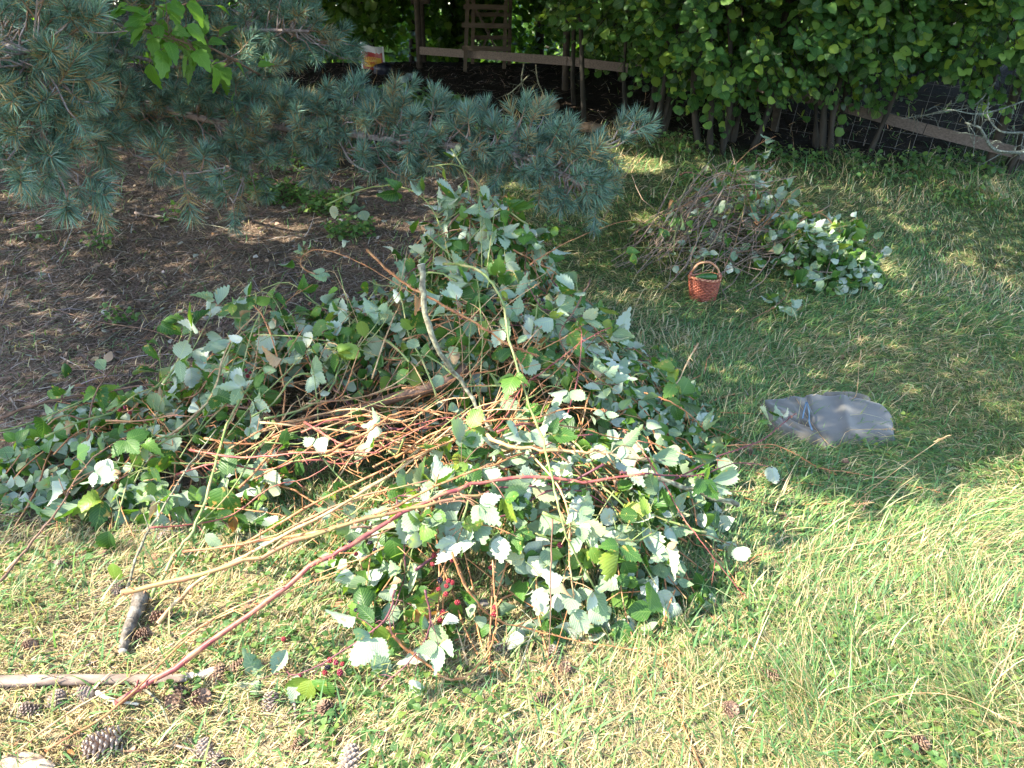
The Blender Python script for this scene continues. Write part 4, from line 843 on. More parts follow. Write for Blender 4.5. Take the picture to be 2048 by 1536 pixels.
# unseen crown above, its cards set along the sun to shade behind the sunlit strip
def shade_wanted(x, y):
    edge = np.where(x < .5, 1.98 + .12 * np.sin(2.5 * x) - .06 * x, 1.9 + .62 * (x - .5))
    d = y - edge
    s = smooth(-.05, .12, d)
    hot = np.exp(-(((x - .22) / .62) ** 2 + ((y - 2.35) / .3) ** 2) * 1.4) + .8 * np.exp(-(((x + .9) / .5) ** 2 + ((y - 2.35) / .25) ** 2))      # light on the front lobe
    return s * (1 - np.clip(hot * 1.5, 0, 1))
n = 190000; gx = rng.uniform(-6, 9.5, n); gy = rng.uniform(1.2, 14, n); gz = np.where(gy < 2.7, .22, .1) + H(gx, gy)
k = rng.random(n) < shade_wanted(gx, gy) * (1 - .93 * (gy < 8.2) * ~((gx > .9) & (gx < 2.3) & (gy > 2.9) & (gy < 4.0)) * smooth(.86, .95, wob(gx, gy, 2.7, 5) * wob(gx, gy, 4.1, 1) + .1 * rng.random(n))); gx, gy, gz = gx[k], gy[k], gz[k]; n = len(gx)
S = np.array(SUN); hz = 2.7 + 3.8 * rng.random(n) ** 1.3; t_ = (hz - gz) / S[2]; cp = np.stack([gx, gy, gz], 1) + S[None] * t_[:, None]
keep = np.ones(n, bool)      # gaps cut in the crown so that the sun reaches the front of the heap
for zc in (.08, .2, .32, .44):
    qx = cp[:, 0] - S[0] * (cp[:, 2] - zc) / S[2]; qy = cp[:, 1] - S[1] * (cp[:, 2] - zc) / S[2]
    keep &= ~((((qx - .12) / .80) ** 2 + ((qy - 2.25) / .46) ** 2 < 1) | (((qx + .55) / .8) ** 2 + ((qy - 2.3) / .34) ** 2 < 1) | (((qx + 1.35) / .35) ** 2 + ((qy - 2.35) / .2) ** 2 < 1) & (rng.random(n) < .9) | (qy < 1.85))
for (sx_, sy_, sr) in ((-.60, 3.55, .10), (.42, 3.45, .09), (.62, 2.9, .10), (-1.3, 3.35, .10), (.18, 5.0, .22), (2.6, 5.4, .22), (-.2, 2.85, .10), (-2.0, 6.2, .35), (1.2, 7.9, .35), (.9, 8.4, .25), (-1.9, 9.4, .5), (1.15, 6.4, .2)):
    zc = .25 if sy_ < 4 else .05; zc = zc + float(H(sx_, sy_)); qx = cp[:, 0] - S[0] * (cp[:, 2] - zc) / S[2]; qy = cp[:, 1] - S[1] * (cp[:, 2] - zc) / S[2]; keep &= ((qx - sx_) ** 2 + ((qy - sy_) / .8) ** 2 > sr ** 2)
cp = cp[keep]; n = len(cp)
q = (v_ := TU[0])  # noqa
V1 = np.array([(-.5, 0, 0), (.5, 0, 0), (.35, 1, .1), (-.35, 1, .1)]); U1 = np.zeros((4, 2)); F1 = np.array([(0, 1, 2), (0, 2, 3)])
tp = (V1 * np.array((.55, 1, 1)), F1, U1)
far_right = cp[:, 0] > -2.2
def crown(name, sel, parent, base, mat, cols):
    m_ = sel.sum(); tpl = tp; o = bake_obj(name, [bake(tpl, frames_np(rnd_dirs(m_), rnd_dirs(m_)), cp[sel] - base, .055 + .07 * rng.random(m_), pick(cols, [1] * len(cols), m_))], mat, parent)
    tag(o, None, None, kind='stuff'); return o
crown('crown', ~far_right, pine, np.array(PB), 'needles', [(.07, .14, .10), (.06, .12, .08)])
birch = thing('birch_tree', 'tall tree standing behind the pine boughs, its unseen crown shaped to shade the clearing', 'tree', (-1.75, 15.0, Hs(-1.75, 15.0)))
BB = Vector(birch.location)
mb = MB(); mb.tube([(0, 0, -.2), (.05, 0, 1.5), (.1, -.6, 4), (.5, -2.5, 6.5)], [.12, .1, .08, .05], 10, wob=.1)
for k in range(9): a = random.uniform(0, 6.28); mb.tube([(.1, -.6, 4), (.4 + math.cos(a) * 1.2, -2.5 + math.sin(a) * 1.2, 4.6), (1.2 + math.cos(a) * 3, -4.5 + math.sin(a) * 2.5, 4.)], [.05, .03, .012], 6, False)
mb.build('trunk', 'bark_hazel', birch); crown('crown', far_right, birch, np.array(BB), 'grass', [(.05, .11, .02), (.07, .14, .03)])
n = 24000; P = np.stack([rng.uniform(-8, 10, n), rng.uniform(8.8, 16.5, n), rng.uniform(3.1, 6., n)], 1) - np.array(BB)  # unseen leaf roof added to keep sun and sky off the back
tag(bake_obj('crown', [bake(tp, frames_np(rnd_dirs(n), rnd_dirs(n)), P, .14 + .16 * rng.random(n), pick([(.05, .11, .02), (.07, .14, .03)], (1, 1), n))], 'grass', birch), None, None, kind='stuff')

# ---------------------------------------------------------------- leafy sapling in front of the pine (top left)
def sapling(pts, nl, size, label, meshes, name='sapling', mat='cane_brown', r=.006, cat='sapling', group=None):
    P = catmull(pts, 5); b = Vector((P[0].x, P[0].y, Hs(P[0].x, P[0].y))); root = thing(name, label, cat, b, group=group); mb = MB(); Q = [p - b for p in P]; n = len(Q)
    mb.tube(Q, [r * (1 - .6 * i / (n - 1)) for i in range(n)], 6)
    for k in range(nl):
        f = .35 + .65 * random.random(); f *= (n - 1.001); i = int(f); q = Q[i].lerp(Q[i + 1], f - i); s = (rv() + Vector((0, -.3, .2))).normalized(); e = q + s * random.uniform(.05, .16)
        mb.tube([q, e], [.0022, .0014], 4, False)
        add_leaf(root, e, (s + Vector((0, 0, -.3)) + rv(.3)).normalized(), (Vector((0, -.5, 1)) + rv(.3)).normalized(), size * random.uniform(.7, 1.2), meshes=meshes)
    mb.build('stem', mat, root); return root
ELD = [mesh_np('leaf', t[0], t[1], 'elder_leaf', uv=t[2]) for t in LONG]
sapling([PY(520, 150, 4.4), PY(430, 100, 4.0), PY(370, 85, 3.7), PY(300, 60, 3.6)], 40, .10, 'bright green leafy twig hanging in front of the pine at the upper left', ELD, 'leafy_twig', cat='twig')
sapling([PY(470, -30, 4.6), PY(400, 0, 4.1), PY(350, 15, 3.9), PY(300, 10, 3.7)], 24, .10, 'bright green leafy twig cut by the top edge above the pine', ELD, 'leafy_twig', cat='twig')
sapling([PY(520, 180, 4.6), PY(490, 150, 4.3), PY(470, 120, 4.2), PY(450, 110, 4.1)], 10, .10, 'small green twig beside the peeling grey pine limb', ELD, 'leafy_twig', cat='twig')

# ---------------------------------------------------------------- hazels
def hazel(cx, cyy, cz, rx, ry, rz, stems, label, nobj=190, nmass=2600, seed=0, leafsize=.082):
    r = random.Random(seed); gz = Hs(cx, cyy); b = Vector((cx, cyy, gz)); root = thing('hazel_bush', label, 'hazel bush', b, group='hazel bushes along the fence')
    for k in range(stems):
        a = r.uniform(0, 6.28); bx, by = .28 * math.cos(a), .22 * math.sin(a); tx, ty = rx * .75 * math.cos(a + r.uniform(-.5, .5)), ry * .7 * math.sin(a); mb = MB()
        mb.tube(catmull([(bx, by, -.05), (bx * 1.5 + .05 * r.random(), by * 1.4, .6), (tx * .5, ty * .5, 1.5), (tx, ty, cz - gz + rz * .3)], 4), [.035 * r.uniform(.6, 1.2) * (1 - .05 * i) for i in range(13)], 7, wob=.1); mb.build('trunk', 'bark_hazel', root)
    mbt = MB(); spr = []
    def spray(c, out, nleaf):
        d = (out + Vector((0, 0, -.12)) + rv(.3)).normalized(); L = random.uniform(.25, .5); pts = [c, c + d * L * .5, c + d * L + Vector((0, 0, -.05))]; mbt.tube(pts, [.004, .003, .0015], 4, False); lat = d.cross(Vector((0, 0, 1))).normalized(); o_ = []
        for j in range(nleaf):
            f = (j + .5) / nleaf; q = c + d * L * f; s = (lat * (1 if j % 2 else -1) + d * .7 + Vector((0, -.2, -.15)) + rv(.3)).normalized(); nr = (Vector((0, -.55, 1.)) + out * .2 + rv(.42)).normalized()
            o_.append((q + s * .02, s, nr, leafsize * random.uniform(.45, 1.3)))
        return o_
    big = []
    while len(big) < nmass:
        v = rv().normalized()
        f = random.uniform(.55, 1.04) ** .5
        c_ = Vector((v.x * rx * f, v.y * ry * f, v.z * rz * f + cz - gz))
        # ragged lower rim, gaps
        if math.sin(4 * (c_.x + cx) + 1.5 * math.sin(3 * c_.y)) * math.cos(5.3 * c_.z + cx) + .3 * math.sin(11 * c_.x + 7 * c_.z) < -.15 - .25 * (c_.z > 1.7): continue
        if c_.z + gz > 3.4 and random.random() < .6: continue
        big += spray(c_, Vector((v.x, v.y - .25, v.z * .5)), 7)
    front = sorted([l for l in big if inview(l[0] + b)], key=lambda l: l[0].y)
    ob = front[:nobj]; ids = set(id(x) for x in ob)
    for l in ob:
        add_leaf(root, l[0], l[1], l[2], l[3], meshes=HZL)
    rest = [l for l in big if id(l) not in ids]; out = []
    P = np.array([tuple(l[0]) for l in rest]); T_ = np.array([tuple(l[1]) for l in rest]); NN = np.array([tuple(l[2]) for l in rest]); s_ = np.array([l[3] for l in rest]); cc = np.repeat(rng.random((len(rest), 1)) ** 1.3, 3, 1)
    k = rng.random(len(rest)) < .5
    for kk, tpl in ((k, LOWH[0]), (~k, LOWH[1])): out.append(bake(tpl, frames_np(T_[kk], NN[kk]), P[kk], s_[kk], cc[kk]))
    tag(bake_obj('foliage', out, 'hazel_leaf_mass', root), None, None, kind='stuff'); tag(mbt.build('twigs', 'bark_hazel', root), None, None, kind='stuff')
    return root
hazel(1.5, 8.9, 2.66, 1.1, 1.2, 1.25, 7, 'hazel bush closest to the wooden climbing frame', 200, 5600, 1)
hazel(2.25, 8.4, 2.48, 1.15, 1.25, 1.42, 9, 'hazel bush hanging lowest, over dark trunks behind the smaller pile', 230, 6600, 2)
hazel(3.45, 8.3, 2.46, 1.2, 1.25, 1.25, 6, 'hazel bush whose leaves hang above the far end of the long fence board', 230, 6600, 3)
hazel(4.65, 7.8, 2.42, 1.1, 1.1, 1.2, 5, 'hazel bush cut by the right edge of the photograph', 200, 5200, 4)
hazel(1.7, 11.4, 2.6, 1.3, 1., 1.3, 5, 'slim hazel bush further back, right of the climbing frame', 60, 4600, 5)
hazel(3.0, 10.4, 2.6, 1.8, 1., 1.7, 10, 'broad dark hazel bush filling the gap behind the others', 0, 5200, 6)
# trees beyond the fence
def far_tree(x, y, z, rx, ry, rz, n, label, leafsize=.12, trunk=.09, name='deciduous_tree'):
    gz = Hs(x, y); b = Vector((x, y, gz)); root = thing(name, label, 'tree', b, group='trees beyond the fence')
    mb = MB(); mb.tube([(0, 0, -.1), (random.uniform(-.1, .1), 0, 1.2), (random.uniform(-.3, .3), 0, 3), (random.uniform(-.3, .3), 0, 5.5)], [trunk, trunk * .8, trunk * .6, trunk * .3], 8, wob=.15)
    for k in range(6):
        a = random.uniform(0, 6.28); zz = random.uniform(1., 3.5); mb.tube([(0, 0, zz), (math.cos(a) * rx * .5, math.sin(a) * ry * .5, zz + .3), (math.cos(a) * rx * .9, math.sin(a) * ry * .9, zz + .2)], [trunk * .35, trunk * .2, .008], 5, False)
    mb.build('trunk', 'bark_hazel', root)
    ncl = max(10, n // 60); c_ = rnd_dirs(ncl) * (rng.random((ncl, 1)) ** .4) * np.array((rx, ry, rz)); P = c_[rng.integers(ncl, size=n)] + rng.normal(0, .24, (n, 3)) + np.array((0, 0, z - gz))
    P = P[P[:, 2] > .05]; n = len(P)
    tag(bake_obj('crown', [bake(LOWH[0], frames_np(rnd_dirs(n) + np.array((0, 0, -.4)), rnd_dirs(n) * .6 + np.array((0, -.4, .8))), P, leafsize * (.6 + .7 * rng.random(n)), np.repeat(rng.random((n, 1)) , 3, 1))], 'far_leaf_mass', root), None, None, kind='stuff')
for a in [(-5.6, 13.6, 3.8, 1.5, 1., 2.9, 9690, 'bushy tree behind the pine near the upper left corner'), (-3.6, 13.9, 3.7, 1.3, 1., 2.8, 9690, 'shrubby tree just left of the bright shopping bag, beyond the fence'), (-2.3, 13.7, 4.0, 1.0, .9, 2.8, 9180, 'dense dark tree right above the bright shopping bag'), (-.9, 14.6, 3.8, 1.2, .9, 2.9, 8160, 'tree with lit leaves between the bag and the climbing frame'),
          (.5, 15.2, 4.0, 1.1, .9, 3.1, 5865, 'thin-leaved tree seen through the climbing frame'), (1.9, 14.4, 3.7, 1.2, .9, 3.1, 6630, 'loose tree right of the climbing frame with light between its leaves'), (3.6, 13.6, 3.5, 1.4, 1., 3.1, 3900, 'dark tree behind the middle hazels'), (5.9, 12.0, 3.4, 1.6, 1., 3.1, 4500, 'dark tree beyond the wire fence at the right'), (7.6, 10.3, 3.2, 1.3, 1., 2.9, 3600, 'tree cut by the right edge beyond the wire fence')]: far_tree(*a)
for x, y, w_ in [(-9, 24, 'left of the bag'), (-5, 22, 'behind the bag'), (-1.5, 24, 'just left of the box post'), (1.5, 22, 'behind the climbing frame'), (4.5, 25, 'between the hazels'), (8, 23, 'behind the wire fence'), (12, 22, 'past the right edge'), (-13, 23, 'behind the pine')]:
    far_tree(x, y, 1.0, 2.3, 1.5, 3.0, 2600, 'sunlit tree far down the slope, glimpsed ' + w_, .2, .14)
o = thing('distant_woodland', 'blurred belt of woodland closing the view far behind the fence', 'woodland'); n = 26000
P = np.stack([rng.uniform(-50, 50, n), rng.uniform(40, 52, n), rng.uniform(-4, .2, n) + 2.2 * rng.random(n) * 1], 1); P[:, 2] += 1.5 * np.sin(P[:, 0] * .7) * rng.random(n)
m = bake_obj('foliage', [bake(LOWH[0], frames_np(rnd_dirs(n), rnd_dirs(n) + np.array((0, -.5, .6))), P, .5 + .5 * rng.random(n), np.repeat(rng.random((n, 1)), 3, 1))], 'far_leaf_mass', o); tag(m, None, None, kind='stuff'); o['kind'] = 'stuff'
# dark standing trunks
for i, (u, v0, v1, y, r_, lab) in enumerate([(556, -60, 95, 12.2, .05, 'pale-edged thin trunk against the lit leaves left of the bag'), (594, -60, 110, 12.6, .04, 'thin trunk second from the left beyond the bag'), (1170, 60, 215, 9.2, .03, 'slanting thin trunk at the left edge of the hazels'), (1148, 80, 180, 10., .03, 'thin dark trunk just right of the climbing frame')]):
    a = PY(u, v1, y); a.z = Hs(a.x, a.y); b = PY(u + random.uniform(-12, 12), v0, y); mb = MB(); mb.tube([a - a, (b - a) * .5 + rv(.02), b - a, (b - a) * 2.2], [r_, r_ * .9, r_ * .8, r_ * .5], 8, wob=.1); o = mb.build('tree_trunk', 'bark_hazel', None, loc=a); tag(o, lab, 'trunk')

# ---------------------------------------------------------------- fence
FA, FB = Vector((-1.62, 12.35, 0)), Vector((6.6, 6.35, 0))
fz = lambda x, y: Hs(x, y)
def fp(t): p = FA.lerp(FB, t); return p
bz = lambda u, v: None
f = thing('board_fence', 'wooden boards along the ground of the wire fence behind the hazels', 'fence', (FA.x, FA.y, fz(FA.x, FA.y))); FO = Vector(f.location)
def on_fence(u, v):
    d = ray(u, v); nrm = Vector((FB.y - FA.y, -(FB.x - FA.x), 0)); t = (FA - O).dot(nrm) / d.dot(nrm); return O + d * t
ends = [(840, 101), (1135, 122), (1460, 160), (1660, 206), (1850, 258), (2100, 322)]
for i in range(len(ends) - 1):
    a, b = on_fence(*ends[i]), on_fence(*ends[i + 1]); mb = MB(); dd = (b - a).normalized() * .004; mb.beam(a - FO + dd, b - FO - dd, .105, .028); o = mb.build('board', 'fence_board', f, smooth=False)
a, b = on_fence(600, 92), on_fence(765, 96)
for u, lean in ((2012, .25), (1560, .0), (1130, 0), (842, 0)):
    a = on_fence(u, 200); a.z = fz(a.x, a.y) - .1; mb = MB(); mb.tube([a - FO + Vector((0, .05, 0)), a - FO + Vector((lean * .5, .05, 1.)), a - FO + Vector((lean, .05, 2.1))], .045, 9, wob=.1); mb.build('post', 'post', f)
wm = MB(); d = (FB - FA).normalized()
a0, a1 = on_fence(1560, 200), on_fence(2120, 300); Lw = (a1 - a0).length; nv = int(Lw / .15)
for i in range(nv):
    p = a0.lerp(a1, i / nv); z = fz(p.x, p.y); wm.tube([Vector((p.x, p.y, z)) - FO, Vector((p.x + .25, p.y, z + 1.9)) - FO], .0017, 4, False)
for k in range(12):
    wm.tube([Vector((a0.x + .02 * k, a0.y, fz(a0.x, a0.y) + .16 * k + .05)) - FO, Vector((a1.x + .02 * k, a1.y, fz(a1.x, a1.y) + .16 * k + .05)) - FO], .0013, 4, False)
wm.build('wire_mesh', 'wire', f, smooth=False)

# wooden climbing frame
cf_y = 11.55; c0 = PY(932, 140, cf_y); cz = Hs(c0.x, c0.y)
cf = thing('climbing_frame', 'dark wooden ladder-like frame with crossed braces standing at the fence', 'wooden frame', (c0.x, c0.y, c0.z)); CO = Vector(cf.location)
def bar(name, a, b, w_, t_, up=(0, 0, 1), mat='plank'): m_ = MB(); m_.beam(Vector(a) - CO, Vector(b) - CO, w_, t_, up); return m_.build(name, mat, cf, smooth=False)
for u0, u1, vv in ((930, 937, 143), (1008, 1013, 138)):
    a = PY(u0, vv, cf_y); b = PY(u1, -40, cf_y); bar('post', a, b, .05, .05, (0, 1, 0))
for u0, u1, vv in ((945, 948, 128), (1018, 1022, 130)):
    a = PY(u0, vv, cf_y + .5); b = PY(u1, -40, cf_y + .45); bar('post', a, b, .05, .05, (0, 1, 0))
for va, ua, ub in ((13, 927, 1016), (50, 924, 1020), (96, 924, 1020)): bar('rung', PY(ua, va, cf_y - .048), PY(ub, va + 2, cf_y - .048), .062, .04)
for va in (29, 75, 110): bar('rung', PY(942, va, cf_y + .55), PY(1024, va, cf_y + .55), .055, .035)
bar('brace', PY(940, -5, cf_y + .28), PY(1003, 120, cf_y + .28), .05, .03, (0, 1, 0)); bar('brace', PY(1000, 10, cf_y + .34), PY(960, 110, cf_y + .34), .05, .03, (0, 1, 0))
# dark post with a box
a = PY(845, 60, 12.9); a.z = Hs(a.x, a.y); t0 = thing('box_post', 'dark post carrying a black box at the top edge beside the bright gap', 'post', a)
mb = MB(); mb.tube([(0, 0, 0), (0, 0, 3)], .04, 8); mb.build('post', 'post', t0); b = PY(844, 4, 12.9); mb = MB(); mb.box((0, -.06, b.z - a.z + .1), (.27, .2, .26)); mb.build('box', 'post', t0, smooth=False)

# lichen-covered bare branches at the right
for pts, r_, lab in [([(2120, 300, 7.), (2040, 305, 7.), (1990, 300, 6.9), (1968, 270, 6.9), (1958, 255, 6.9), (1930, 245, 7.)], .017, 'lichen-grey bent branch lying over the fence board at the far right'),
                     ([(2120, 262, 6.6), (2048, 265, 6.7), (2000, 262, 6.7), (1975, 230, 6.8), (1978, 205, 6.8)], .011, 'pale lichened bough coming in from the right edge'),
                     ([(2120, 170, 7.2), (2040, 205, 7.1), (1960, 228, 7.), (1900, 220, 7.), (1850, 230, 7.2)], .009, 'thin lichened bough slanting under the right hazel'),
                     ([(1990, 165, 7.4), (1950, 210, 7.4), (1900, 222, 7.4), (1840, 232, 7.5), (1800, 238, 7.6)], .007, 'thin bare bough running left above the long fence board')]:
    P = catmull([PY(*q) for q in pts], 5); b = P[0]; b = Vector((b.x, b.y, Hs(b.x, b.y))); mb = MB(); n = len(P); mb.tube([p - b for p in P], [r_ * (1 - .55 * i / n) for i in range(n)], 7, wob=.35)
    for k in range(16):
        i = random.randrange(n - 1); d = rv().normalized(); q = P[i] - b; l = random.uniform(.08, .28); mb.tube([q, q + d * l * .5 + rv(.02), q + d * l + Vector((0, 0, -.05))], [r_ * .35, r_ * .25, .0015], 5, False)
    tag(mb.build('bare_branch', 'lichen', None, loc=b), lab, 'branch', 'bare lichened branches at the right')
# hanging bare twigs and the clay lump in the middle distance
for pts, lab in [([(1048, 128, 9.2), (1043, 160, 9.1), (1050, 185, 9.1), (1062, 215, 9.)], 'pale hanging twig left of the clay lump'), ([(1072, 130, 9.3), (1075, 160, 9.2), (1085, 185, 9.2), (1095, 225, 9.1)], 'pale hanging twig above the clay lump'), ([(1058, 150, 9.2), (1030, 178, 9.1), (1015, 190, 9.1)], 'short pale twig slanting left above the grass edge')]:
    P = catmull([PY(*q) for q in pts], 4); b = P[-1]; mb = MB(); mb.tube([p - b for p in P], .008, 5, wob=.3)
    for k in range(6): q = random.choice(P) - b; mb.tube([q, q + rv(.07) + Vector((0, 0, -.06))], [.003, .0015], 4, False)
    tag(mb.build('hanging_twig', 'bark_grey', None, loc=b), lab, 'twig')
def lump(name, u, v, sx, sy, sz, mat, lab, cat, seed=0, y=None):
    p = G(u, v) if y is None else PG_(u, v, y); r = np.random.default_rng(seed); mb = MB(); nu, nv_ = 18, 10; V = []; Fc = []
    for j in range(nv_ + 1):
        th = math.pi * j / nv_
        for i in range(nu):
            ph = 2 * math.pi * i / nu; d = np.array((math.sin(th) * math.cos(ph), math.sin(th) * math.sin(ph), math.cos(th)))
            k = 1 + .22 * math.sin(3.1 * d[0] + seed) * math.cos(4 * d[1] + 2 * d[2] + seed) + .10 * math.sin(9 * d[0] + 7 * d[2]) + .05 * r.normal(); V.append(d * k * np.array((sx, sy, sz)) + np.array((0, 0, sz * .6)))
    for j in range(nv_):
        for i in range(nu): Fc.append((j * nu + i, (j + 1) * nu + i, (j + 1) * nu + (i + 1) % nu, j * nu + (i + 1) % nu))
    mb.add(V, Fc); return tag(mb.build(name, mat, None, loc=p), lab, cat)
lump('earth_clod', 1090, 222, .17, .12, .10, 'clay', 'pale brown clod of earth in the dark under the hazels', 'clod', 3)
lump('earth_clod', 1180, 262, .14, .1, .06, 'clay', 'small brown clod nearer the lit grass', 'clod', 5)

# ---------------------------------------------------------------- rubbish by the fence
def uvgrid(nu, nv_): return [(j * nu + i, j * nu + i + 1, (j + 1) * nu + i + 1, (j + 1) * nu + i) for j in range(nv_ - 1) for i in range(nu - 1)]
def bag_mat():
    m, t, out = NT('bag_print'); L = t.links; uv = N(t, 'ShaderNodeUVMap'); s = N(t, 'ShaderNodeSeparateXYZ'); L.new(uv.outputs[0], s.inputs[0]); U_, V_ = s.outputs[0], s.outputs[1]
    no = N(t, 'ShaderNodeTexNoise', Scale=9.); L.new(uv.outputs[0], no.inputs['Vector'])
    edge = math_n(t, 'ADD', V_, math_n(t, 'MULTIPLY', no.outputs[0], .22))
    red = math_n(t, 'MULTIPLY', math_n(t, 'LESS_THAN', edge, .84), math_n(t, 'MULTIPLY', math_n(t, 'GREATER_THAN', U_, .06), math_n(t, 'LESS_THAN', U_, .93)))
    arch = math_n(t, 'SUBTRACT', .56, math_n(t, 'MULTIPLY', math_n(t, 'POWER', math_n(t, 'ABSOLUTE', math_n(t, 'SUBTRACT', U_, .5)), 2.), .5))
    yel = math_n(t, 'MULTIPLY', math_n(t, 'MULTIPLY', math_n(t, 'LESS_THAN', V_, arch), math_n(t, 'GREATER_THAN', V_, .14)), math_n(t, 'MULTIPLY', math_n(t, 'GREATER_THAN', U_, .13), math_n(t, 'LESS_THAN', U_, .88)))
    c = mixc(t, yel, mixc(t, red, (.36, .37, .39), (.25, .02, .018)), (.45, .28, .02))
    p = N(t, 'ShaderNodeBsdfPrincipled', Roughness=.35); L.new(c, p.inputs['Base Color']); L.new(p.outputs[0], out.inputs[0]); return m
M['bag_print'] = bag_mat(); M['dark_plastic'] = plain('dark_plastic', (.012, .014, .025), (.02, .022, .035), .4, 12); M['ink'] = plain('ink', (.33, .03, .02), None, .5)
bp = PG_(746, 126, 12.1, -.01); bag = thing('shopping_bag', 'red, yellow and white printed plastic bag standing upright in the dark by the fence', 'bag', bp)
nu, nv_ = 14, 14; V = []; UV = []
wd, ht = .345, .33
for j in range(nv_):
    for i in range(nu):
        a, b = i / (nu - 1), j / (nv_ - 1); top = ht * (1 + .16 * (1 - a) ** 2 - .05 * a - .06 * math.sin(a * 3.14)); x = (a - .5) * wd * (1 - .04 * b)
        V.append((x, -.05 * math.sin(a * math.pi) * math.sin(max(.25, 1 - b) * math.pi * .9) + .008 * math.sin(9 * a + 5 * b), b * top)); UV.append((a, b))
n0 = len(V); V += [(x, -y + .03, z) for x, y, z in V]; UV += UV
Fq = uvgrid(nu, nv_); Fq = Fq + [tuple(i + n0 for i in f[::-1]) for f in Fq]
for j in range(nv_ - 1):
    for i in (0, nu - 1): Fq.append((j * nu + i, (j + 1) * nu + i, (j + 1) * nu + i + n0, j * nu + i + n0))
link('film', mesh_np('film', np.array(V), np.array(Fq), 'bag_print', uv=np.array(UV), smooth=True), bag)
for txt, zz, sz in (('ZEEVA', .135, .062), ('DOMU', .072, .062)):
    cu = bpy.data.curves.new('lettering', 'FONT'); cu.body = txt; cu.size = sz; cu.align_x = 'CENTER'; cu.extrude = .001; cu.materials.append(M['ink']); o_ = bpy.data.objects.new('lettering', cu); COL.objects.link(o_); bpy.context.view_layer.update(); me_ = bpy.data.meshes.new_from_object(o_); bpy.data.objects.remove(o_); o = link('lettering', me_, bag); o.location = (-.02, -.075, zz); o.rotation_euler = (R(90), 0, 0)
lump('rubbish_sack', 765, 128, .13, .1, .09, 'dark_plastic', 'dark crumpled sack slumped against the foot of the bright bag', 'sack', 2, y=11.8)
m_, t_n, out_ = NT('bottle'); p_ = N(t_n, 'ShaderNodeBsdfPrincipled', Roughness=.12); p_.inputs['Base Color'].default_value = (.45, .55, .55, 1); p_.inputs['Transmission Weight'].default_value = .5; t_n.links.new(p_.outputs[0], out_.inputs[0])
bo = thing('plastic_bottle', 'crumpled clear plastic bottle lying right of the bright bag', 'bottle', PG_(800, 138, 11.3, .02)); mb = MB(); ax = Vector((.45, .75, .22)).normalized()
mb.tube([ax * (z * 1.35) for z in (0, .02, .06, .07, .13, .15, .19, .2, .23)], [.03, .052, .052, .046, .052, .052, .03, .02, .018], 12, wob=.15); mb.build('body', m_, bo)
mb = MB(); mb.tube([ax * .312, ax * .332], .026, 10); mb.build('cap', 'bark_grey', bo)

# ---------------------------------------------------------------- basket with courgette
M['wicker'] = plain('wicker', (.17, .035, .018), (.40, .11, .055), .4, 60, .4, .002, spec=.45); M['wicker_pale'] = plain('wicker_pale', (.40, .17, .08), (.55, .28, .15), .45, 30)
M['zucchini'] = plain('zucchini', (.012, .045, .012), (.03, .09, .02), .3, 40, .2, .001, stretch=(1, 1, 1), c3=(.05, .13, .03))
kp = G(1405, 598); bk = thing('wicker_basket', 'small red-brown wicker basket with arched handle standing on the grass', 'basket', kp, R(-8)); SB = 1.0
def ell(th, z, grow=0): f = .82 + .18 * z / .14; return Vector((math.cos(th) * (.100 * f + grow), math.sin(th) * (.072 * f + grow), z))
mb = MB(); ns = 72
for row in range(13):
    z = .006 + row * .0112; pts = [ell(2 * math.pi * i / ns, z, .0035 * math.sin(9 * 2 * math.pi * i / ns * 2 + math.pi * row)) + Vector((0, 0, .006 * math.sin(2 * 2 * math.pi * i / ns) * row / 13)) for i in range(ns + 1)]
    mb.tube(pts, .0052, 5, False)
mb.build('woven_side', 'wicker', bk)
mb = MB()
for i in range(18): th = 2 * math.pi * i / 18; mb.tube([ell(th, 0), ell(th, .07), ell(th, .15)], .0035, 5)
mb.build('stakes', 'wicker', bk)
for k in range(2):
    mb = MB(); mb.tube([ell(2 * math.pi * i / 96, .152 + .006 * math.sin(2 * 2 * math.pi * i / 96), .001) + Vector((.0035 * math.cos(i * 1.3 + k * 3), .0035 * math.sin(i * 1.3 + k * 3), .004 * math.sin(i * 1.3 + k * 3.14))) for i in range(97)], .0055, 6, False); mb.build('rim_strand', 'wicker_pale' if k else 'wicker', bk)
mb = MB(); Vb = [ell(2 * math.pi * i / 24, .004) for i in range(24)]; mb.add([tuple(v) for v in Vb], [tuple(range(24))]); mb.build('base', 'wicker', bk, smooth=False)
mb = MB(); mb.tube([(-.094 * math.cos(math.pi * i / 24), .006 * math.sin(i), .15 + .105 * math.sin(math.pi * i / 24)) for i in range(25)], .0072, 8, wob=.15); mb.build('handle', 'wicker_pale', bk)
for s_ in (-1, 1):
    mb = MB(); mb.tube([(s_ * .094, 0, .115), (s_ * .097, 0, .165), (s_ * .091, 0, .185)], [.009, .011, .008], 8, wob=.2); mb.build('handle_binding', 'wicker', bk)
zu = thing('courgette', 'dark green courgette lying inside the wicker basket', 'courgette', kp + Vector((.004, -.005, .148)), R(-4)); mb = MB()
mb.tube([(-.078, 0, -.006), (-.06, 0, 0), (-.02, 0, .006), (.04, 0, .008), (.068, 0, .006), (.074, 0, .006)], [.006, .014, .024, .027, .024, .008], 16); mb.build('body', 'zucchini', zu)
mb = MB(); mb.tube([(-.076, 0, -.006), (-.088, 0, -.008)], [.006, .005], 6); mb.build('stalk', 'cane_green', zu)

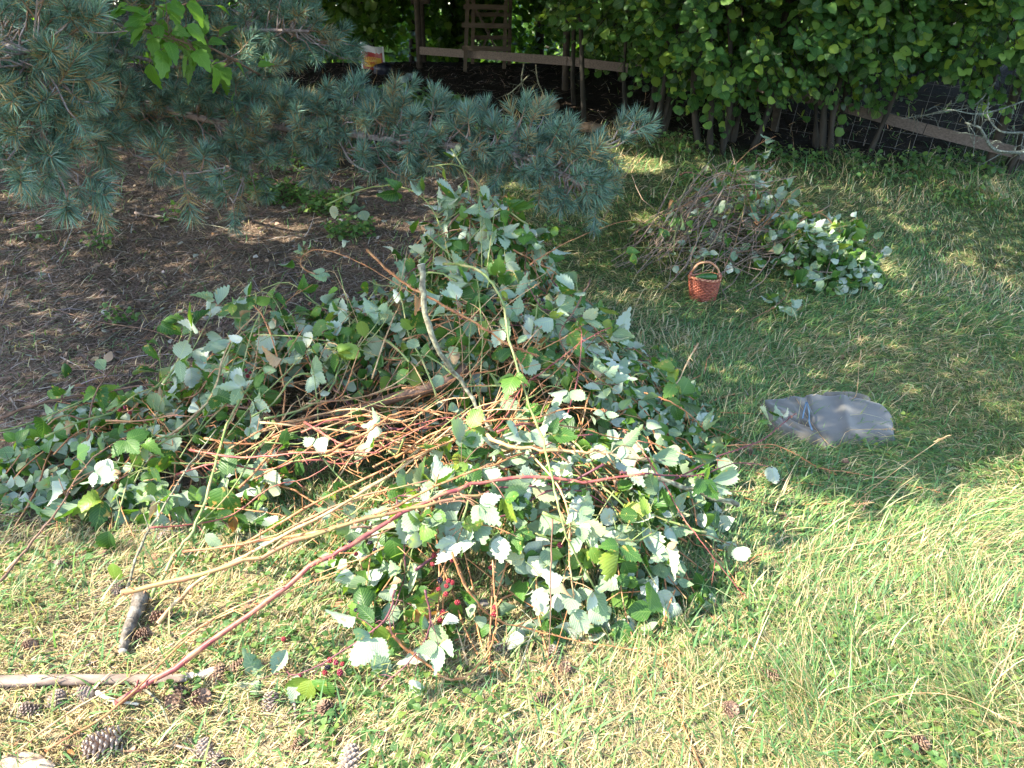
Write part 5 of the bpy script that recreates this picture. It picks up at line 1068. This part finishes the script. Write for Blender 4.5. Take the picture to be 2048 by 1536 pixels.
# ---------------------------------------------------------------- grey fleece garment
def fleece_mat():
    m, t, out = NT('fleece'); L = t.links; co = N(t, 'ShaderNodeTexCoord'); no = N(t, 'ShaderNodeTexNoise', Scale=400.); no.inputs['Detail'].default_value = 3; L.new(co.outputs['Object'], no.inputs['Vector'])
    n2 = N(t, 'ShaderNodeTexNoise', Scale=7.); L.new(co.outputs['Object'], n2.inputs['Vector']); c = ramp(t, [(.35, (.092, .087, .074)), (.65, (.112, .106, .09))]); L.new(n2.outputs[0], c.inputs[0])
    p = N(t, 'ShaderNodeBsdfPrincipled', Roughness=.95); p.inputs['Sheen Weight'].default_value = .25; p.inputs['Specular IOR Level'].default_value = .1; L.new(c.outputs[0], p.inputs['Base Color'])
    b = N(t, 'ShaderNodeBump', Strength=.5, Distance=.001); L.new(no.outputs[0], b.inputs['Height']); L.new(b.outputs[0], p.inputs['Normal']); L.new(p.outputs[0], out.inputs[0]); return m
M['fleece'] = fleece_mat(); M['zip'] = plain('zip', (.09, .15, .22), (.12, .2, .28), .5, 80)
fg = thing('fleece_jacket', 'grey fleece jacket folded flat on the grass to the right', 'jacket', G(1660, 850)); FG = Vector(fg.location)
def sheet(topl, botl, name, h, nu=44, nv_=26, folds=0., z0=.02, seed=0., mat='fleece', hump=.0):
    def interp(L, s): k = s * (len(L) - 1); i = min(int(k), len(L) - 2); f_ = k - i; f_ = f_; return (L[i][0] * (1 - f_) + L[i + 1][0] * f_, L[i][1] * (1 - f_) + L[i + 1][1] * f_)
    V = []; UV = []
    for j in range(nv_):
        for i in range(nu):
            s, t = i / (nu - 1), j / (nv_ - 1); a = interp(topl, s); b = interp(botl, s); A_ = PZ(*a, z0 + h * .5); B_ = PZ(*b, z0); p = A_.lerp(B_, t); e = min(1, min(s, 1 - s, t, 1 - t) * 7 / 1.); e = math.sqrt(max(0, 1 - (1 - e) ** 2))
            z = z0 - .012 + h * e + folds * e * (math.sin(9 * s + 5 * t + seed) * .5 + math.sin(17 * s - 9 * t + seed * 2) * .3 + .5 * math.sin(4 * t - 7 * s)) + hump * math.exp(-((s - .42 - .12 * t) / .05) ** 2) * e
            V.append((p.x, p.y, Hs(p.x, p.y) + z)); UV.append((s, t))
    n0 = len(V); V2 = [tuple(Vector(v) - FG) for v in V]; V3 = [(v[0], v[1], max(-.01, v[2] - .03)) for v in V2]
    Fq = uvgrid(nu, nv_); Fq = [f[::-1] for f in Fq] + [tuple(i + n0 for i in f) for f in Fq]
    per = [i for i in range(nu)] + [j * nu + nu - 1 for j in range(1, nv_)] + [(nv_ - 1) * nu + i for i in range(nu - 2, -1, -1)] + [j * nu for j in range(nv_ - 2, 0, -1)]
    for a, b in zip(per, per[1:] + per[:1]): Fq.append((a, b, b + n0, a + n0))
    return link(name, mesh_np(name, np.array(V2 + V3), np.array(Fq), mat, smooth=True), fg)
sheet([(1608,788),(1625,783),(1660,786),(1700,788),(1730,794),(1762,806),(1788,832)], [(1622,868),(1640,884),(1656,891),(1690,882),(1725,884),(1760,883),(1791,877)], 'body', .04, folds=.0035, seed=.4, hump=.014)
sheet([(1524,797),(1545,794),(1575,792),(1600,792),(1622,787)], [(1548,845),(1575,848),(1600,850),(1622,862),(1640,876)], 'sleeve', .035, 34, 20, folds=.009, seed=2.1)
sheet([(1527,816),(1550,826),(1580,838),(1610,852),(1640,870)], [(1540,852),(1565,866),(1592,874),(1625,884),(1656,893)], 'hem', .035, 34, 14, folds=.008, seed=4.)
sheet([(1640,789),(1670,787),(1700,789),(1738,797)], [(1650,799),(1680,800),(1710,803),(1745,808)], 'hood', .052, 24, 8, folds=.003, seed=1.)
for q in ([(1612,806,.085),(1608,822,.085),(1605,838,.08)], [(1614,806,.086),(1618,825,.086),(1618,845,.08),(1624,862,.06)]):
    mb = MB(); mb.tube(catmull([PZ(*a) - FG + Vector((0, 0, .004)) for a in q], 5), .0035, 6); mb.build('zip', 'zip', fg)

# ---------------------------------------------------------------- logs, cones, sticks in the front left
def log(pts, rad, mat, label, name='log', sides=12, wob_=.12, cat='log'):
    P = catmull([PZ(*q) for q in pts], 6); b = P[0].copy(); n = len(P); rr = [rad[0] + (rad[1] - rad[0]) * i / (n - 1) for i in range(n)]; root = thing(name, label, cat, b); mb = MB()
    mb.tube([p - b for p in P], rr, sides, wob=wob_); mb.build('wood', mat, root)
    for e, d in ((P[0], P[0] - P[1]), (P[-1], P[-1] - P[-2])):
        m_ = MB(); r_ = rr[0] if e is P[0] else rr[-1]; m_.tube([e - b + d.normalized() * .001, e - b + d.normalized() * .003], [r_ * .9, r_ * .8], sides); m_.build('cut_end', 'cutwood', root)
    return root
log([(-40,1364,.02),(60,1361,.02),(180,1359,.022),(300,1358,.02),(372,1356,.018)], (.018,.012), 'peeled_log', 'long partly peeled stick lying level in the lower left corner')
log([(372,1352,.014),(400,1350,.016),(432,1341,.016)], (.011,.013), 'fresh_bark', 'short pale barkless piece continuing the long stick', 'wood_piece')
log([(283,1192,.03),(270,1230,.028),(255,1262,.026),(246,1302,.02)], (.026,.013), 'bark_log', 'short weathered grey log below the pink cane end')
log([(195,1385,.02),(225,1400,.02),(275,1408,.02)], (.007,.004), 'cutwood', 'bleached splinter at the cut end of the wine-red cane', 'wood_splinter', 7, cat='splinter')
def barkchunk():
    p = G(40, 1540); b = thing('wood_chunk', 'pale torn piece of wood in the very corner at the lower left', 'wood chunk', p); m_ = MB(); nu, nv_ = 16, 8; V = []; Fc = []
    for j in range(nv_ + 1):
        th = math.pi * j / nv_
        for i in range(nu):
            ph = 2 * math.pi * i / nu; k = 1 + .15 * math.sin(3 * ph + 2 * th) + .1 * random.random(); V.append((math.sin(th) * math.cos(ph) * .085 * k, math.sin(th) * math.sin(ph) * .04 * k, .005 + math.cos(th) * .026 * k))
    for j in range(nv_):
        for i in range(nu): Fc.append((j * nu + i, (j + 1) * nu + i, (j + 1) * nu + (i + 1) % nu, j * nu + (i + 1) % nu))
    m_.add(V, Fc); m_.build('wood', 'torn_wood', b, smooth=False)
barkchunk()
for pts, r_, lab in [([(250,1355,.02),(310,1395,.02),(335,1440,.02),(350,1490,.015)], .0045, 'mossy grey twig curving down between the cones at the lower left'), ([(350,1490,.015),(270,1502,.015),(200,1498,.012),(120,1488,.012)], .0035, 'grey twig lying level near the bottom edge'), ([(350,1490,.015),(410,1510,.015),(380,1536,.01)], .004, 'forked pale twig at the bottom edge'), ([(475,1385,.012),(455,1410,.012),(440,1435,.012)], .003, 'tiny dark twig right of the cone pair'), ([(640,1500,.01),(660,1485,.015),(690,1475,.015)], .007, 'dark brown stub of branch at the bottom edge'), ([(588,1400,.01),(590,1418,.01),(592,1445,.01)], .005, 'short upright brown stub under the trailing pale leaf'),
        ([(1030,1370,.01),(1055,1290,.07),(1075,1250,.12)], .003, 'dark dead stalk standing in front of the pile'), ([(60,600,.01),(180,640,.03),(300,660,.05),(370,690,.05)], .004, 'reddish dead stem lying on the needle litter'), ([(310,430,.02),(420,450,.03),(520,470,.03)], .006, 'grey dead stick in the needle litter left of the pile'), ([(270,425,.02),(300,432,.02),(340,436,.02)], .012, 'pale split piece of wood in the dark under the pine'), ([(20,470,.02),(150,455,.03),(250,440,.03)], .006, 'grey dead stick at the left edge under the pine'), ([(200,690,.02),(330,600,.03),(420,540,.04),(470,500,.03)], .004, 'thin grey bent stick in the litter'),
        ([(560,310,.35),(620,350,.25),(700,335,.2)], .006, 'grey dead twig below the pine bough'), ([(1230,720,.02),(1260,700,.02),(1390,640,.02)], .0022, 'fine reddish stem lying in the grass before the basket')]:
    P = catmull([PZ(*q) for q in pts], 5); b = P[0]; mb = MB(); mb.tube([p - b for p in P], [r_ * (1 - .5 * i / len(P)) for i in range(len(P))], 6, wob=.25)
    for k in range(3): q = random.choice(P[2:]) - b; mb.tube([q, q + Vector((random.gauss(0, .05), random.gauss(0, .05), .01))], [r_ * .4, .001], 4, False)
    tag(mb.build('dead_twig', random.choice(['bark_grey', 'cane_brown', 'bark_grey']) if 'pale' not in lab else 'peeled_log', None, loc=b), lab, 'twig', 'dead twigs on the ground')
def cone_mesh(seed, mat):
    r = random.Random(seed); mb = MB(); core = MB(); core.tube([(0, 0, -.9), (0, 0, -.4), (0, 0, .4), (0, 0, .95)], [.15, .3, .25, .04], 7)
    for k in range(78):
        z = -.85 + 1.75 * (k / 77); a = k * 2.39996; R0 = .62 * math.sqrt(max(.02, 1 - ((z + .25) / 1.25) ** 2)); op = .75 - .25 * k / 77 + r.uniform(-.1, .1)
        o_ = Vector((math.cos(a), math.sin(a), 0)); u = (o_ * math.sin(op + .5) + Vector((0, 0, 1)) * math.cos(op + .5)).normalized(); s_ = Vector((-math.sin(a), math.cos(a), 0)); n_ = u.cross(s_); b0 = Vector((0, 0, z - .1)) + o_ * .12
        L = R0 * 1.05; w_ = .17 * (.6 + R0); p1 = b0 + u * L * .6; p2_ = b0 + u * L
        V = [b0 - s_ * .05, b0 + s_ * .05, p1 - s_ * w_, p1 + s_ * w_, p2_ - s_ * w_ * .55 , p2_ + s_ * w_ * .55, p1 - n_ * .07, p2_ - n_ * .10]
        mb.add([tuple(v) for v in V], [(0, 1, 3, 2), (2, 3, 5, 4), (0, 2, 6), (1, 6, 3), (0, 6, 1), (2, 4, 7, 6), (3, 6, 7, 5), (4, 5, 7)])
    return core.mesh('core', mat), mb.mesh('scales', mat, False)
CM = [(*cone_mesh(1, 'cone'),), (*cone_mesh(2, 'cone_grey'),), (*cone_mesh(3, 'cone'),)]
CON = [(1460,1420,.058,'pine cone standing open at the sunlit front, below the grass tuft',0),(1832,1492,.06,'dark two-tone pine cone in the bright grass at the lower right',0),(1080,1402,.055,'pale sunlit cone below the dead straight stalk',0),(1131,1338,.05,'brown cone right of the dead straight stalk',0),(1108,1308,.05,'cone just behind the one right of the stalk',1),(1005,1298,.05,'dark cone in the shade at the foot of the pile',1),(655,1422,.06,'tan cone upright in the middle of the bottom left grass',2),(541,1408,.06,'grey opened cone left of the upright tan one',1),
 (205,1488,.085,'largest pale cone near the bottom left corner',1),(352,1398,.07,'left cone of the touching pair under the long stick',0),(400,1400,.07,'right cone of the touching pair under the long stick',0),(436,1345,.05,'small reddish cone at the end of the pale wood piece',0),(322,1235,.06,'brown cone right of the short weathered log',0),(283,1272,.055,'cone leaning on the lower end of the short log',0),(330,1075,.05,'cone in shade between the green canes',1),(700,1520,.07,'big grey cone on the bottom edge left of centre',1),(172,1388,.05,'dark cone under the level long stick',1),(112,1400,.05,'dark cone further left under the long stick',1),
 (410,1500,.055,'cone touching the forked pale twig',1),(430,1530,.06,'cone cut by the bottom edge beside the forked twig',1),(235,1175,.045,'cone half hidden in dry grass left of the short log',1),(60,1290,.05,'cone in the dry needles at the left edge',0),(120,1130,.05,'cone beside the straight reddish cane on the left',1),(500,1215,.05,'cone under the thin straw-coloured canes',0),(655,1262,.045,'cone just below the wine-red cane in grass',1),(1540,1352,.05,'reddish cone half sunk in the bright grass',0),(1728,1350,.032,'small cone in bright grass at the right',0),(1566,1037,.04,'dark cone in shaded grass right of the pile',0),(1690,925,.04,'small dark cone below the grey jacket',0),(1685,716,.035,'small dark cone in shaded grass above the jacket',0),(1632,772,.032,'tiny reddish cone just above the jacket',0),(1500,905,.04,'cone lying between the purple cane and the jacket',0),(515,600,.04,'cone on the needle litter behind the left wing',1),(60,1420,.05,'cone in shade near the left edge',1),(598,1495,.05,'cone in grass near the bottom edge',0),(760,1480,.045,'cone lying flat at the bottom centre-left',0),(1300,1060,.035,'cone hidden at the right foot of the pile',1),(480,1330,.05,'cone in lit grass right of the reddish one',0)]
for (u, v, s, lab, k) in CON:
    p = PZ(u, v, s * .2); root = thing('pine_cone', lab, 'pine cone', p, group='pine cones lying in the grass')
    e = (random.uniform(.3, 1.6), random.uniform(-.5, .5), random.uniform(0, 6.28)); sc_ = s * .58
    for nm, me in zip(('core', 'scales'), CM[k]):
        o = link(nm, me, root); o.rotation_euler = e; o.scale = (sc_, sc_, sc_)
        if nm == 'scales': o['kind'] = 'stuff'
# single dead leaves in the front
for (u, v, s, lab) in [(440,1295,.05,'rust-red dead leaf below the wine-red cane'),(150,1510,.05,'pinkish dead leaf near the bottom left corner'),(100,1100,.05,'curled brown leaf in the dry grass at the left'),(1645,1250,.05,'reddish dead leaf in bright grass'),(1305,790,.06,'orange-brown curled leaf right of the pile'),(1183,436,.03,'small red-brown leaf under the pine tip')]:
    root = thing('dead_leaf', lab, 'leaf', PZ(u, v, .015)); o = add_leaf(root, Vector((0, 0, 0)), Vector((random.gauss(0, 1), random.gauss(0, 1), .1)), Vector((0, -.3, 1)), s, True, name='blade')
# tall grass stalks with seed heads
def stalk(pts, lab, head=.07, mat='cane_tan'):
    P = catmull([PZ(*q) for q in pts], 6); b = P[0]; root = thing('grass_stalk', lab, 'grass stalk', b, group='tall dry grass stalks'); mb = MB(); mb.tube([p - b for p in P], [.0013] * len(P), 4); mb.build('stem', mat, root); mb = MB(); d = (P[-1] - P[-2]).normalized()
    for k in range(26): q = P[-1] - b - d * head * random.random(); s_ = (d + rv(.35)).normalized(); mb.tube([q, q + s_ * .006, q + s_ * .013], [.0006, .0016, .0003], 4, False)
    mb.build('seed_head', mat, root)
stalk([(1600,1110,.01),(1680,1095,.06),(1740,1085,.09),(1805,1070,.10)], 'yellow stalk with a dense seed head lying right in the half-lit grass', .14)
stalk([(1660,1120,.01),(1700,1040,.08),(1720,1010,.12),(1742,1005,.13)], 'thin stalk bent at the top left of the seed head')
stalk([(1700,1015,.01),(1780,950,.1),(1880,880,.22),(1900,870,.24)], 'long pale stalk leaning towards the jacket')
stalk([(1690,800,.02),(1712,790,.1),(1718,730,.2),(1722,700,.26)], 'thin upright stalk standing behind the jacket')
stalk([(1490,620,.02),(1640,870,.05),(1700,860,.09),(1788,858,.09)], 'white dry stalk lying across the lower edge of the jacket')
stalk([(1270,300,.02),(1280,250,.2),(1290,200,.35),(1292,170,.45)], 'tall dry stalk against the dark below the hazels')
stalk([(1590,320,.02),(1585,270,.15),(1580,250,.2),(1588,245,.22)], 'tall stalk with bent tip beside the smaller pile')
stalk([(738,180,.02),(753,150,.25),(752,120,.4),(752,100,.5)], 'tall dry stalk standing in front of the bright bag')
stalk([(1960,1460,.02),(1990,1380,.06),(2020,1300,.1),(2050,1200,.2)], 'long bright stalk at the lower right edge')
stalk([(1650,1480,.02),(1760,1400,.08),(1900,1390,.08),(2040,1450,.06)], 'long bright stalk bowed low over the two-tone cone')
print('objects', len(bpy.data.objects), 'leaves', leafcount, 'tris', sum(len(m.loops) - 2 * len(m.polygons) for m in bpy.data.meshes))
